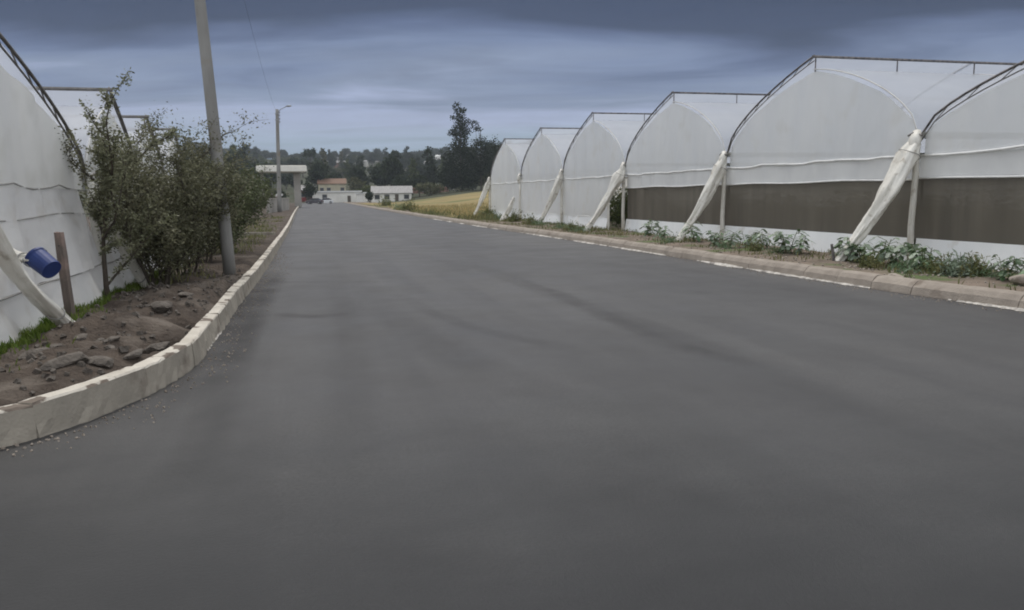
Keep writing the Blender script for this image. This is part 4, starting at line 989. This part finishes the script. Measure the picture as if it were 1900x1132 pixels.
place_px(660, 346, 'round', 'crown_olive', 42, 'olive tree right of the cream house', D=280)
place_px(682, 346, 'wide', 'crown_green', 28, 'light green bushy tree behind the grey-roofed house', D=265)
place_px(705, 346, 'round', 'crown_far', 58, 'big dark tree standing above the grey-roofed house', D=300, sz=1.1)
place_px(728, 345, 'round', 'crown_far', 74, 'tallest dark tree between the road and the field trees', D=300, sz=1.3)
place_px(755, 347, 'wide', 'crown_far', 46, 'dark spreading tree right of the grey-roofed house', D=280, sz=1.2)
place_px(778, 348, 'round', 'crown_far', 40, 'dark tree at the left of the brick wall', D=270)
place_px(800, 352, 'wide', 'crown_olive', 30, 'olive scrubby tree over the brick wall', D=240)
place_px(640, 348, 'wide', 'crown_green', 16, 'low hedge-like tree right of the cream house', D=262)
place_px(686, 366, 'round', 'crown_far', 24, 'small dark round bush at the road end beside the white wall', D=200)
place_px(443, 400, 'wide', 'crown_olive', 70, 'olive tree left of the canopy, behind the shrubs', D=75)
place_px(490, 352, 'round', 'crown_olive', 46, 'grey-olive tree under the left end of the canopy', D=150)
place_px(508, 362, 'wide', 'crown_far', 34, 'dark tree under the middle of the canopy', D=170)
place_px(572, 356, 'round', 'crown_far', 38, 'dark tree right of the canopy column', D=240)
for k, (px, py, h) in enumerate([(405, 330, 66), (432, 330, 68), (455, 328, 60), (478, 326, 56), (500, 322, 36), (530, 322, 30), (548, 325, 40), (620, 320, 36), (345, 330, 66), (300, 330, 64), (375, 335, 70)]):
    place_px(px, py, ['tall', 'round'][k % 2] if px < 485 else 'round', 'crown_far', h, ['dark tree just right of the near pole, in the belt', 'dark tree third from the near pole in the belt', 'dark tree left of the canopy in the belt', 'dark tree over the left end of the canopy', 'dark tree left of the lamp pole foot, low in the belt', 'low dark tree right of the lamp pole over the canopy', 'dark tree over the right end of the canopy', 'dark tree above the roof of the cream house', 'belt tree hidden behind the dense shrubs', 'belt tree behind the bushy olive-brown shrub', 'belt tree directly behind the near concrete pole'][k], 'tree belt behind the canopy', D=330 + 20 * (k % 3), sz=1.0)
# hillside trees, individual, in one group
r_ = random.Random(77)
cnt = 0
for k in range(290):
    D = 280 + 640 * (r_.random() ** .75); px = r_.uniform(240, 1010); d = ray(px, 350); x = d.x / d.y * D
    if D < 420 and 560 < px < 700 and r_.random() < .7: continue
    kd = r_.choice(['round', 'wide', 'wide', 'round', 'tall']); mk = 'crown_far' if r_.random() < .72 else r_.choice(['crown_green', 'crown_olive'])
    if D > 760: kd = r_.choice(['wide', 'round', 'wide']); mk = 'crown_far'
    zx = 'behind the left greenhouse and shrubs' if px < 430 else 'above the white canopy' if px < 560 else 'above the houses at the road end' if px < 690 else 'above the grey-roofed house' if px < 810 else 'behind the tall trees by the field'
    zy = 'lowest' if D < 420 else 'lower' if D < 560 else 'middle' if D < 700 else 'upper'
    nm = dict(round='rounded', wide='spreading', tall='narrow')[kd] + dict(crown_far=' dark', crown_green=' green', crown_olive=' olive')[mk]
    place(kd, mk, (x, D), r_.uniform(.9, 1.5), r_.uniform(0, 6), nm + ' tree on the ' + zy + ' hillside ' + zx, 'trees on the distant hillside')
for k in range(64):   # crest
    px = 230 + k * 12.5 + r_.uniform(-5, 5); D = r_.uniform(900, 980); d = ray(px, 300); x = d.x / d.y * D
    place('wide' if k % 3 else 'round', 'crown_far', (x, D), r_.uniform(.9, 1.5), r_.uniform(0, 6), ('spreading' if k % 3 else 'rounded') + ' dark tree on the hill crest against the sky, ' + ('left of the lamp pole' if px < 517 else 'above the road end' if px < 690 else 'above the grey-roofed house' if px < 820 else 'behind the tall field trees'), 'trees along the hill crest')
for kd in PT:
    if kd not in PU:
        o = PT[kd]
        for ch in [x for x in bpy.data.objects if x.parent == o]: bpy.data.objects.remove(ch)
        bpy.data.objects.remove(o)

# ------------------------------------------------------------------ houses
def house(p, w, d, h, rz, wall, roof, label, style='gable', rh=None, nwin=3, floors=1, door=True, group=None, name='house'):
    e = empty(name, p, rz, label, 'house', group); b = MB(); b.box((0, 0, h / 2 - .5), (w, d, h + 1)); b.build('wall', M[wall], e)
    rh = rh or d * .22; b = MB(); o_ = .4
    if style == 'gable':
        X = w / 2 + o_; Y = d / 2 + o_
        b.add([(-X, -Y, h), (X, -Y, h), (X, 0, h + rh), (-X, 0, h + rh), (-X, Y, h), (X, Y, h), (-X, -Y, h + .15), (X, -Y, h + .15), (X, 0, h + rh + .15), (-X, 0, h + rh + .15), (-X, Y, h + .15), (X, Y, h + .15)],
              [(0, 3, 2, 1), (3, 4, 5, 2), (6, 7, 8, 9), (9, 8, 11, 10), (0, 1, 7, 6), (4, 10, 11, 5), (0, 6, 9, 3), (3, 9, 10, 4), (1, 2, 8, 7), (2, 5, 11, 8)])
        r = b.build('roof', M[roof], e)
        g_ = MB(); g_.add([(-w / 2 + .01, -d / 2, h - .02), (-w / 2 + .01, d / 2, h - .02), (-w / 2 + .01, 0, h + rh * .93)], [(0, 1, 2)]); g_.add([(w / 2 - .01, -d / 2, h - .02), (w / 2 - .01, 0, h + rh * .93), (w / 2 - .01, d / 2, h - .02)], [(0, 1, 2)]); g_.build('gable', M[wall], e)
    else:
        b.box((0, 0, h + .12), (w + .7, d + .7, .24)); b.box((0, -d / 2 - .28, h + .34), (w + .7, .14, .2)); b.build('roof', M[roof], e)
    for fl in range(floors):
        for k in range(nwin):
            x = -w / 2 + w * (k + .5) / nwin; z = h / floors * (fl + .58)
            if door and fl == 0 and k == nwin // 2:
                q = MB(); q.box((x, -d / 2 - .03, 1.0), (1.0, .08, 2.0)); q.build('door', M['door'], e); continue
            q = MB()
            for bx, bz, bw, bh in ((0, .62, 1.5, .1), (0, -.62, 1.5, .1), (-.7, 0, .1, 1.14), (.7, 0, .1, 1.14)): q.box((x + bx, -d / 2 - .04, z + bz), (bw, .08, bh))
            fr = q.build('window', M['wall_grey'], e); q = MB(); q.box((x, -d / 2 - .012, z), (1.3, .03, 1.14)); q.build('pane', M['pane'], fr)
    return e
def house_px(px0, px1, pyb, D, h, wall, roof, label, **kw):
    pc = (px0 + px1) / 2; d = ray(pc, pyb); q = EYE + d * (D / d.y); w = (px1 - px0) / 1450 * D
    return house((q.x, q.y, float(H(q.x, q.y)) - .1 if kw.pop('ground', True) else q.z), w, kw.pop('dep', 8), h, math.atan2(-q.x, q.y) + kw.pop('turn', 0), wall, roof, label, **kw)
def terr_px(px, py, w, h, wall, roof, label, **kw):
    q = T(px, py, 200); return house((q.x, q.y, float(H(q.x, q.y)) - .2), w, kw.pop('dep', 8), h, math.atan2(-q.x, q.y) + kw.pop('turn', 0), wall, roof, label, **kw)
house_px(592, 640, 344, 300, 4.6, 'wall_cream', 'roof_orange', 'cream house with an orange tiled roof at the end of the road', nwin=4, rh=2.0, dep=9)
house_px(556, 585, 352, 262, 3.4, 'wall_red', 'roof_grey', 'dark red house left of the white building at the road end', nwin=3)
house_px(582, 668, 362, 252, 3.1, 'wall_white', 'roof_white', 'long low white building closing the end of the road', style='flat', nwin=2)
house_px(668, 694, 362, 240, 2.7, 'wall_white', 'roof_white', 'white walled shed stepping down right of the long white building', style='flat', nwin=1, door=False, turn=.3)
house_px(692, 762, 360, 225, 2.2, 'wall_white', 'roof_grey', 'low white house with a long grey roof beside the field', nwin=4, rh=2.0)
house_px(480, 520, 362, 170, 2.2, 'wall_pink', 'roof_white', 'low pinkish white building beyond the left verge', style='flat', nwin=3, door=False)
hs = [(659, 287, 16, 3.5, 'wall_white', 'roof_white', 'white-roofed shed high on the hillside above the road end'), (652, 297, 14, 4, 'wall_grey', 'roof_grey', 'grey house under the white-roofed hillside shed'),
      (622, 300, 16, 4, 'wall_grey', 'roof_grey', 'grey house on the hillside left of the white-roofed shed'), (664, 309, 18, 4, 'wall_white', 'roof_grey', 'pale house halfway up the hillside'),
      (632, 310, 12, 4, 'wall_brick', 'roof_grey', 'brick house halfway up the hillside'), (750, 284, 10, 3.5, 'wall_white', 'roof_white', 'small white house high on the hill right of centre'),
      (816, 297, 8, 4, 'wall_white', 'roof_white', 'small white house left of the tall dark trees'), (545, 279, 20, 4, 'wall_white', 'roof_grey', 'pale house near the crest above the canopy'),
      (552, 296, 12, 3.5, 'wall_white', 'roof_white', 'white-roofed house on the slope above the canopy'), (455, 283, 16, 5, 'wall_white', 'roof_white', 'white house near the crest left of the lamp pole'),
      (790, 312, 14, 4, 'wall_grey', 'roof_grey', 'grey house on the slope behind the field'), (805, 325, 14, 3.5, 'wall_grey', 'roof_grey', 'low grey house lower on the slope behind the field'), (700, 300, 12, 4, 'wall_grey', 'roof_orange', 'house with an orange roof on the middle slope'),
      (612, 290, 10, 4, 'wall_white', 'roof_grey', 'little pale house high on the hill above the cream house'), (425, 310, 12, 4, 'wall_white', 'roof_white', 'white house showing right of the near pole')]
for px, py, w, h, wl, rf, lb in hs: terr_px(px, py, w, h, wl, rf, lb, nwin=3, turn=random.uniform(-.4, .4))
# brick wall by the field
q0, q1 = T(758, 358), T(832, 355)
d = (q1 - q0); bw = empty('brick_wall', tuple(q0), label='low brown brick wall along the far side of the dry field', cat='wall'); b = MB()
ang = math.atan2(d.y, d.x); b.box((d.x / 2, d.y / 2, .8), (d.to_2d().length, .25, 2.6), Matrix.Rotation(ang, 4, 'Z')); b.build('panel', M['wall_brick'], bw)
b = MB(); b.box((d.x / 2, d.y / 2, 2.15), (d.to_2d().length + .1, .36, .1), Matrix.Rotation(ang, 4, 'Z')); b.build('coping', M['concrete'], bw)

# white canopy on a thick column
D = 135.0; pL, pR = at(478, 312, D), at(567, 316, D); mid = (pL + pR) / 2; gz_ = float(H(mid.x, mid.y))
cn_ = empty('canopy', (mid.x, mid.y, gz_), math.atan2(-mid.x, mid.y), 'white flat-roofed canopy on a thick pale column left of the road end', 'canopy')
W = (pR - pL).length; zt = mid.z - gz_
b = MB(); b.box((0, 0, zt), (W, 5, .85)); b.box((0, 0, zt + .5), (W * .97, 4.6, .15)); b.box((0, 0, zt - .49), (W * .95, 4.5, .12)); b.build('roof', M['wall_white'], cn_)
for x, w in ((W * .30, 1.15), (-W * .40, .45)):
    b = MB(); b.box((x, 0, zt / 2 - .5), (w, .9, zt + .0)); b.build('column', M['wall_grey'], cn_)
# low grey block wall behind the left verge
q0, q1 = G(497, 396, .1), G(536, 391, .1)
bw = empty('block_wall', tuple(q0), label='low grey block wall behind the left verge below the canopy', cat='wall'); d = q1 - q0; ang = math.atan2(d.y, d.x)
b = MB(); b.box((d.x / 2, d.y / 2, .7), (d.to_2d().length, .2, 1.6), Matrix.Rotation(ang, 4, 'Z')); b.build('panel', M['wall_grey'], bw)
b = MB(); b.box((d.x / 2, d.y / 2, 1.53), (d.to_2d().length + .05, .3, .08), Matrix.Rotation(ang, 4, 'Z')); b.build('coping', M['concrete'], bw)
# kerb stub crossing the verge
q = G(515, 436, .2); b = MB(); b.box((0, 0, .05), (2.4, .18, .22)); o = b.build('kerb_stub', M['kerb_left']); o.location = (q.x - 1.3, q.y, .16); tag(o, 'short concrete edging crossing the left verge past the shrubs', 'edging')

# ------------------------------------------------------------------ cars at the road end
def car(loc, rz, paint, label):
    e = empty('car', loc, rz, label, 'car', 'cars at the far end of the road'); b = MB()
    def loft(secs):  # (x, half width, z0, z1)
        n = len(secs); vs = []
        for x, w, z0, z1 in secs: vs += [(x, -w, z0), (x, w, z0), (x, w, z1 - .08), (x, w - .1, z1), (x, -w + .1, z1), (x, -w, z1 - .08)]
        fs = [(i * 6 + j, i * 6 + (j + 1) % 6, (i + 1) * 6 + (j + 1) % 6, (i + 1) * 6 + j) for i in range(n - 1) for j in range(6)]
        return vs, fs + [tuple(range(5, -1, -1)), tuple(range((n - 1) * 6, n * 6))]
    b.add(*loft([(-2.1, .72, .35, .72), (-1.95, .82, .25, .86), (-1.0, .85, .22, .92), (1.0, .85, .22, .98), (1.95, .82, .25, .96), (2.1, .74, .35, .8)])); bd = b.build('body', paint, e)
    b = MB(); b.add(*loft([(-1.15, .78, .88, .93), (-.55, .70, .88, 1.42), (.9, .70, .9, 1.46), (1.75, .76, .9, .98)])); cb_ = b.build('cabin', M['pane'], e)
    b = MB(); b.box((.18, 0, 1.46), (1.4, 1.25, .06)); b.build('roof', paint, e)
    for x in (-1.3, 1.3):
        for y in (-.8, .8):
            b = MB(); b.tube([(x, y - .1, .32), (x, y + .1, .32)], .32, 16); wh = b.build('wheel', M['dark_rubber'], e); b = MB(); b.tube([(x, y - .115, .32), (x, y + .115, .32)], .18, 12); b.build('rim', M['metal'], wh)
    for y in (-.62, .62):
        b = MB(); b.box((-2.06, y, .66), (.12, .3, .14)); b.build('headlight', M['lamp_glass'], e)
        b = MB(); b.box((2.06, y, .76), (.12, .24, .16)); b.build('tail_light', M['red_lens'], e)
    return e
for px, py, rz, pn, lb in ((604, 378.2, .25, 'car_white', 'white car at the far end of the road'), (584, 378.8, -.1, 'car_dark', 'dark car left of the white car at the far end of the road')):
    q = G(px, py); car((q.x, q.y, .01), rz, M[pn], lb)
q = T(793, 358); car((q.x, q.y, float(H(q.x, q.y)) + .15), .1, M['car_white'], 'white car parked in front of the brick wall beyond the dry field')

# seat world-modelled greenhouse parts under their empties
for root in (gr, gl):
    inv = Matrix.Translation(-Vector(root.location))
    for ch in [x for x in bpy.data.objects if x.parent == root]: ch.data.transform(inv)

# haze
def haze():
    b = MB(); b.box((0, 470, 55), (3200, 1300, 118)); o = b.build('haze', None)
    m = bpy.data.materials.new('haze'); m.use_nodes = True; t = m.node_tree; t.nodes.remove(t.nodes['Principled BSDF'])
    v = N('ShaderNodeVolumePrincipled', t); v.inputs['Color'].default_value = (.80, .88, 1.0, 1); v.inputs['Density'].default_value = .00020; v.inputs['Anisotropy'].default_value = .2
    t.links.new(v.outputs[0], t.nodes['Material Output'].inputs['Volume']); o.data.materials.clear(); o.data.materials.append(m)
    tag(o, 'thin bluish haze over the distant hills', kind='stuff')
haze()
